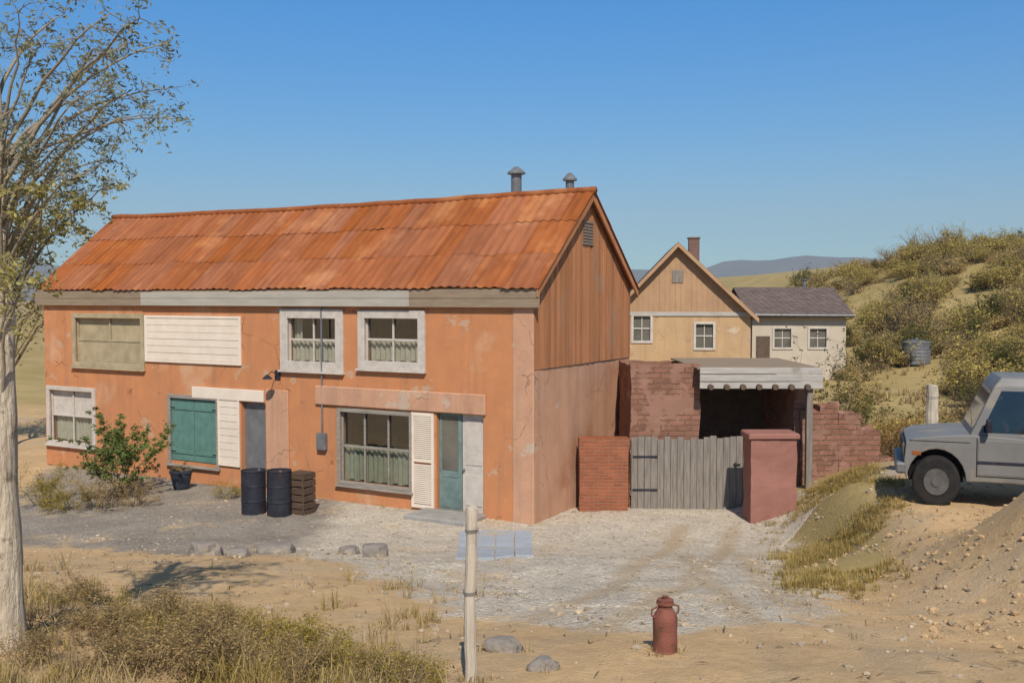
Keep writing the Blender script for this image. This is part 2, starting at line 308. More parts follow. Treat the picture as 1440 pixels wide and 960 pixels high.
def ground_mat():
    m = mat('dirt', (.54, .365, .19), (.45, .30, .155), scale=1.1, rough=.95, bump=.9, bscale=34, bdist=.018, c3=(.43, .315, .19), s3=.45, m3=.53)
    nt = m.node_tree; N = nt.nodes; L = nt.links; b = N['Principled BSDF']
    old = b.inputs['Base Color'].links[0].from_socket
    tc = N.new('ShaderNodeTexCoord')
    def noi(sc, det=6):
        n = N.new('ShaderNodeTexNoise'); n.inputs['Scale'].default_value = sc; n.inputs['Detail'].default_value = det; n.inputs['Roughness'].default_value = .65
        L.new(tc.outputs['Object'], n.inputs['Vector']); return n.outputs['Fac']
    def rng(f, a, c, t0=0, t1=1):
        r = N.new('ShaderNodeMapRange'); r.inputs['From Min'].default_value = a; r.inputs['From Max'].default_value = c; r.inputs['To Min'].default_value = t0; r.inputs['To Max'].default_value = t1
        L.new(f, r.inputs['Value']); return r.outputs['Result']
    def mth(op, a, c):
        x = N.new('ShaderNodeMath'); x.operation = op
        for i, v in enumerate((a, c)):
            if isinstance(v, (int, float)): x.inputs[i].default_value = v
            else: L.new(v, x.inputs[i])
        return x.outputs[0]
    def mixc(f, a, col):
        x = N.new('ShaderNodeMix'); x.data_type = 'RGBA'; L.new(f, x.inputs['Factor']); L.new(a, x.inputs['A']); x.inputs['B'].default_value = (*col, 1); return x.outputs['Result']
    # gravel spilling out round the drive, dry ground cover on the hillside
    at_ = N.new('ShaderNodeAttribute'); at_.attribute_name = 'gravel'
    g = rng(mth('ADD', at_.outputs['Fac'], mth('MULTIPLY', mth('SUBTRACT', noi(2.2), .5), 1.3)), .38, .62)
    yd = N.new('ShaderNodeAttribute'); yd.attribute_name = 'yard'
    def two(c, d, f):
        x = N.new('ShaderNodeMix'); x.data_type = 'RGBA'; L.new(f, x.inputs['Factor'])
        for so, v in ((x.inputs['A'], c), (x.inputs['B'], d)):
            if isinstance(v, tuple): so.default_value = (*v, 1)
            else: L.new(v, so)
        return x.outputs['Result']
    light = two((.55, .475, .365), (.45, .385, .30), rng(noi(1.4, 9), .38, .62)); dark_ = two((.31, .265, .21), (.235, .20, .16), rng(noi(.9, 9), .38, .62))
    gv = two(light, dark_, rng(mth('ADD', yd.outputs['Fac'], mth('MULTIPLY', mth('SUBTRACT', noi(1.1), .5), .9)), .3, .7))
    gv = two(gv, (.52, .38, .22), rng(noi(.75, 10), .56, .66, 0, .6))          # dirt drifted over the gravel
    vo = N.new('ShaderNodeTexVoronoi'); vo.inputs['Scale'].default_value = 30; L.new(tc.outputs['Object'], vo.inputs['Vector'])
    sv = N.new('ShaderNodeSeparateColor'); L.new(vo.outputs['Color'], sv.inputs[0])
    gh_ = N.new('ShaderNodeHueSaturation'); L.new(gv, gh_.inputs['Color']); L.new(rng(sv.outputs[0], 0, 1, .78, 1.2), gh_.inputs['Value'])
    col = two(old, gh_.outputs['Color'], g)
    trk = N.new('ShaderNodeAttribute'); trk.attribute_name = 'track'          # wheel tracks pressed into the dirt
    tf = mth('MULTIPLY', trk.outputs['Fac'], rng(noi(3.5), .3, .6, .2, .8)); col = two(col, (.40, .29, .17), tf)
    a2 = N.new('ShaderNodeAttribute'); a2.attribute_name = 'scrub'
    hcol = N.new('ShaderNodeMix'); hcol.data_type = 'RGBA'; L.new(rng(noi(.35), .35, .65), hcol.inputs['Factor']); hcol.inputs['A'].default_value = (.30, .225, .085, 1); hcol.inputs['B'].default_value = (.40, .295, .13, 1)
    x = N.new('ShaderNodeMix'); x.data_type = 'RGBA'; L.new(rng(mth('ADD', a2.outputs['Fac'], mth('MULTIPLY', mth('SUBTRACT', noi(.8), .5), .9)), .3, .7), x.inputs['Factor']); L.new(col, x.inputs['A']); L.new(hcol.outputs['Result'], x.inputs['B'])
    col = x.outputs['Result']
    bp = N.new('ShaderNodeBump'); bp.inputs['Strength'].default_value = .9; bp.inputs['Distance'].default_value = .02
    L.new(mth('ADD', mth('MULTIPLY', mth('SUBTRACT', 1.0, vo.outputs['Distance']), g), mth('MULTIPLY', noi(5, 9), 1.1)), bp.inputs['Height']); L.new(b.inputs['Normal'].links[0].from_socket, bp.inputs['Normal']); L.new(bp.outputs['Normal'], b.inputs['Normal'])
    # grains and small dark litter
    h = N.new('ShaderNodeHueSaturation'); L.new(col, h.inputs['Color']); L.new(mth('MULTIPLY', rng(noi(130, 4), .3, .7, .82, 1.18), rng(noi(9, 8), .3, .7, .88, 1.12)), h.inputs['Value'])
    L.new(mixc(mth('MULTIPLY', rng(noi(60, 2), .66, .70), .45), h.outputs['Color'], (.15, .11, .07)), b.inputs['Base Color'])
    return m
M['dirt'] = ground_mat()
ground = pyd('ground', vv, ff, M['dirt'], smooth=True); tag(ground, kind='structure')

def drape(name, outline, m, dz=.004, step=.1):
    from mathutils.geometry import tessellate_polygon
    x0 = min(p[0] for p in outline); x1 = max(p[0] for p in outline); y0 = min(p[1] for p in outline); y1 = max(p[1] for p in outline)
    def inside(x, y):
        c = False; j = len(outline) - 1
        for i in range(len(outline)):
            xi, yi = outline[i]; xj, yj = outline[j]
            if (yi > y) != (yj > y) and x < (xj - xi) * (y - yi) / (yj - yi) + xi: c = not c
            j = i
        return c
    verts = []; idx = {}; faces = []
    def V(i, j):
        if (i, j) not in idx:
            x = x0 + i * step; y = y0 + j * step
            wob = .05
            x += wob * noise.noise(Vector((x, y, 1))); y += wob * noise.noise(Vector((x, y, 5)))
            idx[(i, j)] = len(verts); verts.append((x, y, gz_mesh(x, y) + dz))
        return idx[(i, j)]
    for i in range(int((x1 - x0) / step) + 1):
        for j in range(int((y1 - y0) / step) + 1):
            cx = x0 + (i + .5) * step; cy = y0 + (j + .5) * step
            n = .5 * noise.noise(Vector((cx * .5, cy * .5, 2))) + .25 * noise.noise(Vector((cx * 2, cy * 2, 2)))
            if inside(cx + n, cy + n): faces.append((V(i, j), V(i + 1, j), V(i + 1, j + 1), V(i, j + 1)))
    cnt = {}
    for f in faces:
        for i in f: cnt[i] = cnt.get(i, 0) + 1
    verts = [(v[0], v[1], v[2] - (.05 if cnt.get(i, 0) < 4 else 0)) for i, v in enumerate(verts)]   # the rim is bedded into the dirt
    o = pyd(name, verts, faces, m, smooth=True); attrs(o, verts); return o
import bisect
def gz_mesh(x, y):               # height of the ground mesh itself
    i = max(0, min(nx - 2, bisect.bisect_right(xs, x) - 1)); j = max(0, min(len(ys) - 2, bisect.bisect_right(ys, y) - 1))
    u = (x - xs[i]) / (xs[i + 1] - xs[i]); v = (y - ys[j]) / (ys[j + 1] - ys[j])
    a = vv[j * nx + i][2]; b = vv[j * nx + i + 1][2]; c = vv[(j + 1) * nx + i + 1][2]; d = vv[(j + 1) * nx + i][2]
    return max((a * (1 - u) + b * u) * (1 - v) + (d * (1 - u) + c * u) * v, a + (b - a) * u + (c - b) * v, a + (c - d) * u + (d - a) * v)
def on_ground(px, py):           # where a photo pixel meets the ground
    v = ray(px, py); v = v / v.y; d = 2.0
    while d < 400:
        p = CAM + v * d
        if gz_mesh(p.x, p.y) >= p.z: return Vector((p.x, p.y, gz_mesh(p.x, p.y)))
        d += .05
    return p
drv = [tuple(on_ground(px, py)[:2]) for px, py in ((40, 752), (200, 760), (330, 775), (470, 772), (585, 790), (640, 815), (760, 850), (900, 862), (1010, 850), (1085, 800), (1110, 765))]
drv += [(7.0, 20.4), (6.6, 22.3), (2.0, 22.2), (0.9, 20.5), (-4, 23.1), (-8, 25.2), (-12, 27.3)]

def dist_out(x, y):
    best = 1e9; c = False; j = len(drv) - 1
    for i in range(len(drv)):
        (ax, ay), (bx, by) = drv[j], drv[i]; dx, dy = bx - ax, by - ay
        t = max(0, min(1, ((x - ax) * dx + (y - ay) * dy) / (dx * dx + dy * dy + 1e-9)))
        best = min(best, math.hypot(x - ax - dx * t, y - ay - dy * t))
        if (by > y) != (ay > y) and x < (ax - bx) * (y - by) / (ay - by) + bx: c = not c
        j = i
    return 0 if c else best
def U(x, y):                     # olive strip between the drive and the bare bank
    if y < 11 or y > 24: return 0
    u = 720 + F * x / y
    n = 34 * noise.noise(Vector((x * 1.3, y * 1.3, 6))); u += n
    return .8 * sstep(1070, 1140, u) * (1 - sstep(1215, 1300, u)) * sstep(11, 13, y)
tracks = [[on_ground(px, py) for px, py in L_] for L_ in (((470, 958), (600, 905), (760, 868), (860, 830), (930, 780), (960, 740)), ((640, 965), (760, 915), (870, 872), (960, 830), (1010, 785), (1030, 742)), ((1100, 965), (1090, 905), (1040, 855), (990, 815), (960, 780)), ((1290, 950), (1200, 890), (1120, 850), (1065, 812), (1040, 780)))]
def seg_d(x, y, P):
    best = 9
    for a, b in zip(P, P[1:]):
        dx, dy = b.x - a.x, b.y - a.y; t = max(0, min(1, ((x - a.x) * dx + (y - a.y) * dy) / (dx * dx + dy * dy)))
        best = min(best, math.hypot(x - a.x - dx * t, y - a.y - dy * t))
    return best
def attrs(o, verts):
    near = [(-16 < v[0] < 12 and 5 < v[1] < 32) for v in verts]
    for nm, f in (('gravel', lambda x, y: max(0, 1 - max(0, dist_out(x, y) - .25) / 1.5)), ('yard', lambda x, y: 1 - sstep(-5.2, -2.8, x)), ('track', lambda x, y: max(0, 1 - (min(seg_d(x, y, P) for P in tracks) / .22) ** 2) if y < 21 else 0)):
        a = o.data.attributes.new(nm, 'FLOAT', 'POINT'); a.data.foreach_set('value', [f(v[0], v[1]) if n_ else 0.0 for v, n_ in zip(verts, near)])
attrs(ground, vv)
at2 = ground.data.attributes.new('scrub', 'FLOAT', 'POINT')
at2.data.foreach_set('value', [max(sstep(24, 32, y) * sstep(6.5, 8.5, x), sstep(34, 50, y), U(x, y)) for (x, y, z) in vv])
tag(drape('gravel_drive', drv, M['dirt'], .01), kind='structure')

# far mountains
def mountains():
    verts = []; faces = []; n = 160
    for k in range(n + 1):
        x = -3500 + 9000 * k / n
        h = 118 + 60 * noise.noise(Vector((x * .0014, 0, 4))) + 30 * noise.noise(Vector((x * .006, 1, 4)))
        for (dy, f) in ((0, 0), (250, .35), (500, .7), (750, 1), (1500, .3)):
            hz = h * f + (25 * noise.noise(Vector((x * .01, dy * .01, 2))) if 0 < f else 0)
            verts.append((x, 2600 + dy, hz))
    for k in range(n):
        for j in range(4):
            a = k * 5 + j; faces.append((a, a + 5, a + 6, a + 1))
    return tag(pyd('hills', verts, faces, mat('far_hills', (.13, .115, .085), (.10, .095, .075), scale=.004), smooth=True), kind='structure')
mountains()

# ------------------------------------------------------------------ wall with openings
def wall(bm, W, H, holes, depth, M4):
    """wall in the local xz plane (x 0..W, z 0..H, outside towards -y), openings (x0,x1,z0,z1) with reveals"""
    X = sorted({0, W, *[h[0] for h in holes], *[h[1] for h in holes]}); Z = sorted({0, H, *[h[2] for h in holes], *[h[3] for h in holes]})
    vs = {}
    def V(x, y, z):
        k = (round(x, 4), y, round(z, 4))
        if k not in vs: vs[k] = bm.verts.new(M4 @ Vector((x, y, z)))
        return vs[k]
    for i in range(len(X) - 1):
        for j in range(len(Z) - 1):
            cx = (X[i] + X[i + 1]) / 2; cz = (Z[j] + Z[j + 1]) / 2
            if any(h[0] < cx < h[1] and h[2] < cz < h[3] for h in holes): continue
            bm.faces.new((V(X[i], 0, Z[j]), V(X[i + 1], 0, Z[j]), V(X[i + 1], 0, Z[j + 1]), V(X[i], 0, Z[j + 1])))
    for (a, b, c, d) in holes:
        P = [(a, c), (b, c), (b, d), (a, d)]
        w = [bm.verts.new(M4 @ Vector((p[0], 0, p[1]))) for p in P]; q = [bm.verts.new(M4 @ Vector((p[0], depth, p[1]))) for p in P]
        for k in range(4):
            bm.faces.new((w[k], w[(k + 1) % 4], q[(k + 1) % 4], q[k]))

# ------------------------------------------------------------------ main house
HA = -R(29)
HO = Vector((.45, 20.7, 0))
LEN, WID, EAVE, RISE = 16.0, 5.3, 5.06, 2.14
house = empty('orange_house', HO, HA, label='long orange two storey house under a rusty corrugated gable roof', cat='house')
HM = Matrix.Translation(HO) @ Matrix.Rotation(HA, 4, 'Z'); HMI = HM.inverted()
def fac(px, py):                 # facade coordinates of a photo pixel
    o = HMI @ CAM; d = (HMI.to_3x3() @ ray(px, py)); t = -o.y / d.y
    p = o + d * t; return p.x, p.z
def frect(x0, y0, x1, y1):
    a = fac(x0, (y0 + y1) / 2); b = fac(x1, (y0 + y1) / 2); xm = (x0 + x1) / 2
    return (a[0], b[0], fac(xm, y1)[1], fac(xm, y0)[1])
win_u1 = frect(404, 446, 474, 510); win_u2 = frect(512, 446, 590, 510); win_u3 = frect(106, 446, 200, 512)
win_l = frect(478, 580, 578, 682); win_teal = frect(240, 560, 306, 650); door_l = frect(614, 580, 680, 716)
door_l = (door_l[0], door_l[1], 0.08, door_l[3]); win_ll = frect(70, 548, 132, 622); door2 = frect(340, 566, 374, 706); door2 = (door2[0] , door2[1], .05, door2[3])
holes = [win_u1, win_u2, win_u3, win_l, win_teal, door_l, win_ll, door2]
bm = bmesh.new()
wall(bm, LEN, EAVE + .05, [(h[0] + LEN, h[1] + LEN, h[2], h[3]) for h in holes], .22, Matrix.Translation((-LEN, 0, 0)))
for vs in (((-LEN, WID, 0), (0, WID, 0), (0, WID, EAVE), (-LEN, WID, EAVE)),):
    bm.faces.new([bm.verts.new(v) for v in vs])
bm.faces.new([bm.verts.new(v) for v in ((-LEN, 0, 0), (-LEN, WID, 0), (-LEN, WID, EAVE), (-LEN, WID / 2, EAVE + RISE), (-LEN, 0, EAVE))])
bmesh.ops.remove_doubles(bm, verts=bm.verts[:], dist=.001)
link('wall', bm, M['stucco'], house)
# gable end: plaster below, boards above
bm = bmesh.new()
bm.faces.new([bm.verts.new(v) for v in ((0, 0, 0), (0, WID, 0), (0, WID, 3.35), (0, 0, 3.35))])
g = link('gable_wall', bm, M['stucco_low'], house)
g['label'] = 'pinkish plastered lower end wall'
bm = bmesh.new()
nb = 40
for k in range(nb):
    y0 = WID * k / nb; y1 = WID * (k + 1) / nb - .012
    top = lambda y: EAVE + RISE * (1 - abs(y - WID / 2) / (WID / 2)) - .03
    o = random.uniform(.02, .035)
    v = [bm.verts.new((xx, yy, zz)) for xx in (0.001, o) for (yy, zz) in ((y0, 3.3), (y1, 3.3), (y1, top(y1)), (y0, top(y0)))]
    for f in ((4, 5, 6, 7), (0, 1, 5, 4), (1, 2, 6, 5), (2, 3, 7, 6), (3, 0, 4, 7)): bm.faces.new([v[i] for i in f])
bm.faces.new([bm.verts.new(v) for v in ((0, 0, 3.3), (0, WID, 3.3), (0, WID, EAVE), (0, WID / 2, EAVE + RISE), (0, 0, EAVE))])
g = link('gable_boards', bm, M['gable_wood'], house); g['label'] = 'brown vertical boards closing the gable'
boxes('gable_vent', [(.03, .06, WID / 2 - .28, WID / 2 + .28, 6.05, 6.1), (.03, .06, WID / 2 - .28, WID / 2 + .28, 6.55, 6.6)] + [(.035, .055, WID / 2 - .26, WID / 2 + .26, 6.12 + .07 * i, 6.165 + .07 * i) for i in range(6)], M['grey_wood_v'], house, bev=.004)
boxes('corner_trim', [(-.5, .012, -.014, .4, 0, EAVE - .1)], M['stucco_low'], house, bev=.02)
# roof: corrugated sheets
def sag(x): return .045 * noise.noise(Vector((x * .28, 4, 0))) + .02 * noise.noise(Vector((x * 1.1, 7, 0))) - .05 * math.sin(math.pi * min(1, max(0, -x / LEN)))
def cuts(rnd, nseg):
    out = []; k = 0
    while k < nseg:
        w_ = rnd.choice((9, 12, 14, 14, 14, 17)); out.append((k, min(nseg, k + w_))); k += w_
    return out
def roof_side(bm, sgn):
    ov_e, ov_g = .15, .22; nseg = 336; per = 14
    L = LEN + 2 * ov_g; slope = RISE / (WID / 2); half = WID / 2 + ov_e; lay = bm.verts.layers.float.get('sheet') or bm.verts.layers.float.new('sheet')
    rnd = random.Random(5 + sgn)
    for ci, (a, b) in enumerate([(0.0, .36), (.33, .69), (.66, 1.0)]):
        prev = None
        for k0, k1 in cuts(rnd, nseg):
            val = rnd.random(); da = rnd.uniform(-.014, .012); dl = rnd.uniform(0, .012); prev = None; tw = rnd.uniform(-.016, .016); rnd_b = rnd.uniform(-.02, .02)
            for k in range(k0, min(k1 + 2, nseg) + 1):
                sh = k0; x = -LEN - ov_g + L * k / nseg
                dz = .016 * math.sin(k * math.pi * 2 / 4.667) + .005 * (sh % 2) + .012 * ci + dl * .4 + tw * ((k - k0) / per - .5); col = []
                for t in (a + da, a + (b - a) * .33, a + (b - a) * .67, b + (rnd_b if ci < 2 else 0)):
                    yy = -ov_e + half * t
                    zz = EAVE - slope * ov_e + slope * half * t + .10 + dz - (.015 * ci * (t - a)) + .02 * noise.noise(Vector((x * .7, yy * .7, sgn))) + sag(x) * t + .008 * noise.noise(Vector((x * 3, yy * 3, sgn)))
                    v = bm.verts.new((x, yy if sgn > 0 else WID - yy, zz)); v[lay] = val; col.append(v)
                if prev:
                    for i in range(3): bm.faces.new((prev[i], col[i], col[i + 1], prev[i + 1]))
                prev = col
bm = bmesh.new(); roof_side(bm, 1); roof_side(bm, -1)
roof = link('roof', bm, M['rust'], house, smooth=True)
sl = math.atan2(RISE, WID / 2)
bm = bmesh.new()
px_ = [-LEN - .24 + (LEN + .48) * k / 50 for k in range(51)]
tube(bm, [(x, WID / 2, EAVE + RISE + .115 + sag(x)) for x in px_], [.085] * 51, 10)
link('ridge_cap', bm, M['rust'], roof, smooth=True)
# fascia, rafters, barge boards
slope = RISE / (WID / 2)
ze = EAVE - slope * .15
boxes('fascia', [(-LEN - .2, .2, -.12, -.085, ze - .33, ze - .14), (-LEN - .2, .2, -.125, -.085, ze - .132, ze + .07)], M['brown_grey_wood'], house)
k = -LEN + .15
while k < 0:
    bm = bmesh.new()
    v = [bm.verts.new((k + dx, y, EAVE + slope * y + dz)) for dx in (-.035, .035) for (y, dz) in ((-.08, .0), (-.002, .02), (-.002, -.15), (-.08, -.16))]
    for f in ((0, 1, 2, 3), (7, 6, 5, 4), (0, 4, 5, 1), (1, 5, 6, 2), (2, 6, 7, 3), (3, 7, 4, 0)): bm.faces.new([v[i] for i in f])
    link('rafter', bm, M['grey_wood'], house)
    k += .6
bm = bmesh.new()
for s in (0, 1):
    for (y0, y1) in ((-.15, WID / 2), ):
        pts = [(y0, ze + .05), (y1, EAVE + RISE + .05), (y1, EAVE + RISE - .12), (y0, ze - .10)]
        if s: pts = [(WID - y, z) for (y, z) in pts]
        v = [bm.verts.new((x, y, z)) for x in (.15, .19) for (y, z) in pts]
        for f in ((0, 1, 2, 3), (7, 6, 5, 4), (0, 4, 5, 1), (1, 5, 6, 2), (2, 6, 7, 3), (3, 7, 4, 0)): bm.faces.new([v[i] for i in f])
link('barge_board', bm, M['gable_wood'], house)
def pipe(s, h, r, name):
    bm = bmesh.new(); z0 = EAVE + RISE - .1
    lathe(bm, [(r, z0), (r, z0 + h), (r * 1.7, z0 + h + .02), (r * 1.7, z0 + h + .06), (r * .4, z0 + h + .2)], 14, -s, WID / 2 + .25)
    return link(name, bm, M['metal_grey'], house)
pipe(2.0, .72, .13, 'stove_pipe'); pipe(.55, .48, .10, 'stove_pipe')
# long grey board hung below the eave
b0 = frect(204, 416, 580, 444)
boxes('sign_board', [(b0[0], b0[1], -.15, -.126, ze - .32, ze - .136), (b0[0], b0[1], -.152, -.126, ze - .13, ze + .04)], M['sign_white'], house, bev=.005)
def boarded(name, r, n, m, fr=.07, gap=.008):
    x0, x1, z0, z1 = r; h = (z1 - z0 - 2 * fr) / n
    o = boxes(name, [(x0 + fr * .6, x1 - fr * .6, -.035 - random.uniform(0, .008), -.003, z0 + fr + h * i + gap / 2 + random.uniform(-.002, .002), z0 + fr + h * (i + 1) - gap / 2) for i in range(n)], m, house, bev=.004)
    boxes('frame', [(x0, x0 + fr, -.055, -.004, z0, z1), (x1 - fr, x1, -.055, -.004, z0, z1), (x0 + fr, x1 - fr, -.054, -.004, z1 - fr, z1), (x0 + fr, x1 - fr, -.054, -.004, z0, z0 + fr)], m, o, bev=.006)
    return o
o = boarded('white_panel', frect(205, 444, 340, 511), 6, M['cream']); o['label'] = 'wide cream boarded panel under the eave'
def window(h, frame=M['white'], g1=M['glass'], g2=None, fw=.09, nx_=2, out=.05, sill=True, nm='window', cur=None, drapes=True):
    x0, x1, z0, z1 = h
    fr = boxes(nm, [(x0 - fw, x0 + .03, -out, .02, z0 - fw, z1 + fw), (x1 - .03, x1 + fw, -out, .02, z0 - fw, z1 + fw),
                    (x0 + .03, x1 - .03, -out, .02, z1 - .03, z1 + fw), (x0 + .03, x1 - .03, -out, .02, z0 - fw, z0 + .03)], frame, house)
    zm = (z0 + z1) / 2
    if g2 is None: g2 = g1
    boxes('pane', [(x0, x1, .11, .114, zm, z1)], g1, fr, bev=0)
    boxes('pane', [(x0, x1, .08, .084, z0, zm)], g2, fr, bev=0)
    if cur:
        def cloth(xa, xb, za, zb, yc):
            bm = bmesh.new(); n = max(10, int((xb - xa) / .02)); ph = random.uniform(0, 6); prev = None
            for k in range(n + 1):
                x = xa + (xb - xa) * k / n; y = yc + .022 * math.sin(k * .9 + ph) + .012 * math.sin(k * .37)
                c = [bm.verts.new((x + .01 * math.sin(k * .5) * t, y * 1 + .01 * t * math.sin(k * .9 + ph), za + (zb - za) * (1 - t) + (.015 * math.sin(k * .4 + ph) if t == 1 else 0))) for t in (1, .5, 0)]
                if prev:
                    for i in range(2): bm.faces.new((prev[i], c[i], c[i + 1], prev[i + 1]))
                prev = c
            return link('curtain', bm, cur, fr, smooth=True)
        cloth(x0 + .02, x1 - .02, z0 + .03, zm + .02, .20)
        if drapes:
            cloth(x0 + .01, x0 + .01 + (x1 - x0) * .17, z0 + .05, z1, .26); cloth(x1 - .01 - (x1 - x0) * .14, x1 - .01, z0 + .05, z1, .26)
    bars = [(x0, x1, .06, .105, zm - .025, zm + .025)]
    for k in range(1, nx_):
        xx = x0 + (x1 - x0) * k / nx_; bars += [(xx - .02, xx + .02, .06, .105, zm + .025, z1), (xx - .02, xx + .02, .06, .105, z0, zm - .025)]
    bars += [(x0, x0 + .05, .058, .107, z0, z1), (x1 - .05, x1, .058, .107, z0, z1)]
    boxes('sash', bars, frame, fr, bev=.004)
    if sill: boxes('sill', [(x0 - fw - .03, x1 + fw + .03, -out - .06, .0, z0 - fw - .05, z0 - fw)], frame, fr)
    return fr
window(win_u1, M['white'], M['clear'], fw=.2, cur=M['curtain']); window(win_u2, M['white'], M['clear'], fw=.16, cur=M['curtain'], drapes=False)
window(win_u3, M['tan_board'], M['tan_board'], M['tan_board'], fw=.1)
window(win_l, M['grey_wood'], M['clear'], fw=.06, nx_=3, cur=M['blind'], drapes=False)
window(win_ll, M['white'], M['white'], M['clear'], cur=M['curtain'], drapes=False)
fr = boxes('window', [(win_teal[0] - .08, win_teal[0] + .02, -.05, .02, win_teal[2] - .08, win_teal[3] + .08), (win_teal[1] - .02, win_teal[1] + .08, -.05, .02, win_teal[2] - .08, win_teal[3] + .08), (win_teal[0] + .02, win_teal[1] - .02, -.05, .02, win_teal[3] - .02, win_teal[3] + .08), (win_teal[0] - .1, win_teal[1] + .1, -.1, .0, win_teal[2] - .14, win_teal[2] - .08)], M['grey_wood'], house); fr['label'] = 'window closed by teal board shutters'
for (xa, xb) in ((win_teal[0] + .02, sum(win_teal[:2]) / 2 - .008), (sum(win_teal[:2]) / 2 + .008, win_teal[1] - .02)):
    nb_ = 4; wv = (xb - xa) / nb_
    hx = xa if xa < sum(win_teal[:2]) / 2 - .1 else xb - .16
    sh = boxes('shutter', [(xa + wv * i + .003, xa + wv * (i + 1) - .003, .02, .045 + random.uniform(0, .004), win_teal[2] + .02, win_teal[3] - .03) for i in range(nb_)] + [(xa + .02, xb - .02, -.002, .0195, z_, z_ + .09) for z_ in (win_teal[2] + .2, win_teal[3] - .32)], M['teal'], fr, bev=.003)
    boxes('hinge', [(hx, hx + .16, -.008, -.001, z_ + .03, z_ + .065) for z_ in (win_teal[2] + .2, win_teal[3] - .32)], M['metal_dark'], sh, bev=.002)
hd = frect(445, 548, 684, 576)
boxes('lintel', [(hd[0], hd[1], -.07, -.003, hd[2], hd[3])], M['stucco_low'], house, bev=.02)
# doors
x0, x1, z0, z1 = door_l; xm = (x0 + x1) / 2
d = boxes('door', [(x0, xm - .01, .1, .15, z0, z1)], M['tealgrey'], house); d['label'] = 'grey green door leaf'
boxes('pane', [(x0 + .09, xm - .1, .09, .102, z0 + .9, z1 - .12)], M['glass2'], d, bev=0)
boxes('rail', [(x0 + .02, xm - .03, .088, .101, z0 + .06, z0 + .2), (x0 + .02, xm - .03, .088, .101, z0 + .74, z0 + .86), (x0 + .02, x0 + .085, .087, .1, z0 + .2, z1 - .02), (xm - .095, xm - .03, .087, .1, z0 + .2, z1 - .02), (x0 + .085, xm - .095, .087, .1, z1 - .11, z1 - .02)], M['tealgrey'], d, bev=.004)
d = boxes('door', [(xm + .01, x1, .1, .15, z0, z1)], M['white'], house); d['label'] = 'greyish white door leaf'
boxes('panel', [(xm + .1, x1 - .09, .085, .1, z0 + .15, z0 + .85), (xm + .1, x1 - .09, .085, .1, z0 + 1.05, z1 - .15)], M['white'], d)
bm = bmesh.new(); bmesh.ops.create_uvsphere(bm, u_segments=10, v_segments=8, radius=.035, matrix=Matrix.Translation((xm + .06, .07, 1.02))); link('handle', bm, M['metal_grey'], d)
c0 = frect(580, 580, 611, 716)
def louvre(r, m):
    x0, x1, z0, z1 = r; fr = .06
    lst = [(x0, x0 + fr, -.05, -.004, z0, z1), (x1 - fr, x1, -.05, -.004, z0, z1)] + [(x0 + fr, x1 - fr, -.049, -.004, z_, z_ + .08) for z_ in (z0, (z0 + z1) / 2 - .04, z1 - .08)]
    z = z0 + .1
    while z < z1 - .12:
        if abs(z + .02 - (z0 + z1) / 2) > .065: lst.append((x0 + fr, x1 - fr, -.04, -.006, z, z + .034))
        z += .045
    return boxes('shutter', lst, m, house, bev=.003)
louvre((c0[0], c0[1], .08, c0[3]), M['cream'])
x0, x1, z0, z1 = door2
d = boxes('door', [(x0, x1, .12, .17, z0, z1)], M['metal_grey'], house); d['label'] = 'grey metal door'
o = boarded('white_panel', frect(308, 560, 338, 655), 9, M['cream'], .05); o['label'] = 'narrow cream boarded panel beside the grey door'
c2 = frect(272, 546, 372, 562); boxes('lintel', [(c2[0], c2[1], -.06, -.003, c2[2], c2[3])], M['cream'], house)
c3 = frect(376, 548, 407, 650); boxes('pilaster', [(c3[0], c3[1], -.05, -.003, 0, c3[3])], M['stucco_low'], house, bev=.012)
# wall lamp, meter box, conduit and downpipe
lp = fac(391, 527); lm_ = boxes('wall_lamp', [(lp[0] - .09, lp[0] + .09, -.03, -.003, lp[1] - .12, lp[1] + .12)], M['metal_dark'], house)
bm = bmesh.new(); tube(bm, [(lp[0], -.02, lp[1]), (lp[0], -.22, lp[1] + .1), (lp[0], -.36, lp[1] + .02)], [.012] * 3, 6); lathe(bm, [(.03, lp[1] + .03), (.13, lp[1] - .07), (.125, lp[1] - .075)], 14, lp[0], -.38); link('lamp_shade', bm, M['metal_dark'], lm_)
mb = fac(455, 620); mbx = boxes('meter_box', [(mb[0] - .13, mb[0] + .13, -.12, -.003, mb[1] - .2, mb[1] + .2)], M['metal_grey'], house)
bm = bmesh.new(); tube(bm, [(mb[0], -.05, mb[1] + .2), (mb[0], -.05, ze - .34)], [.022, .022], 8); link('conduit', bm, M['metal_grey'], mbx)
st = frect(600, 700, 684, 716)
boxes('step', [(st[0], st[1], -.9, -.002, -.1, .11)], M['concrete'], house, bev=.02)


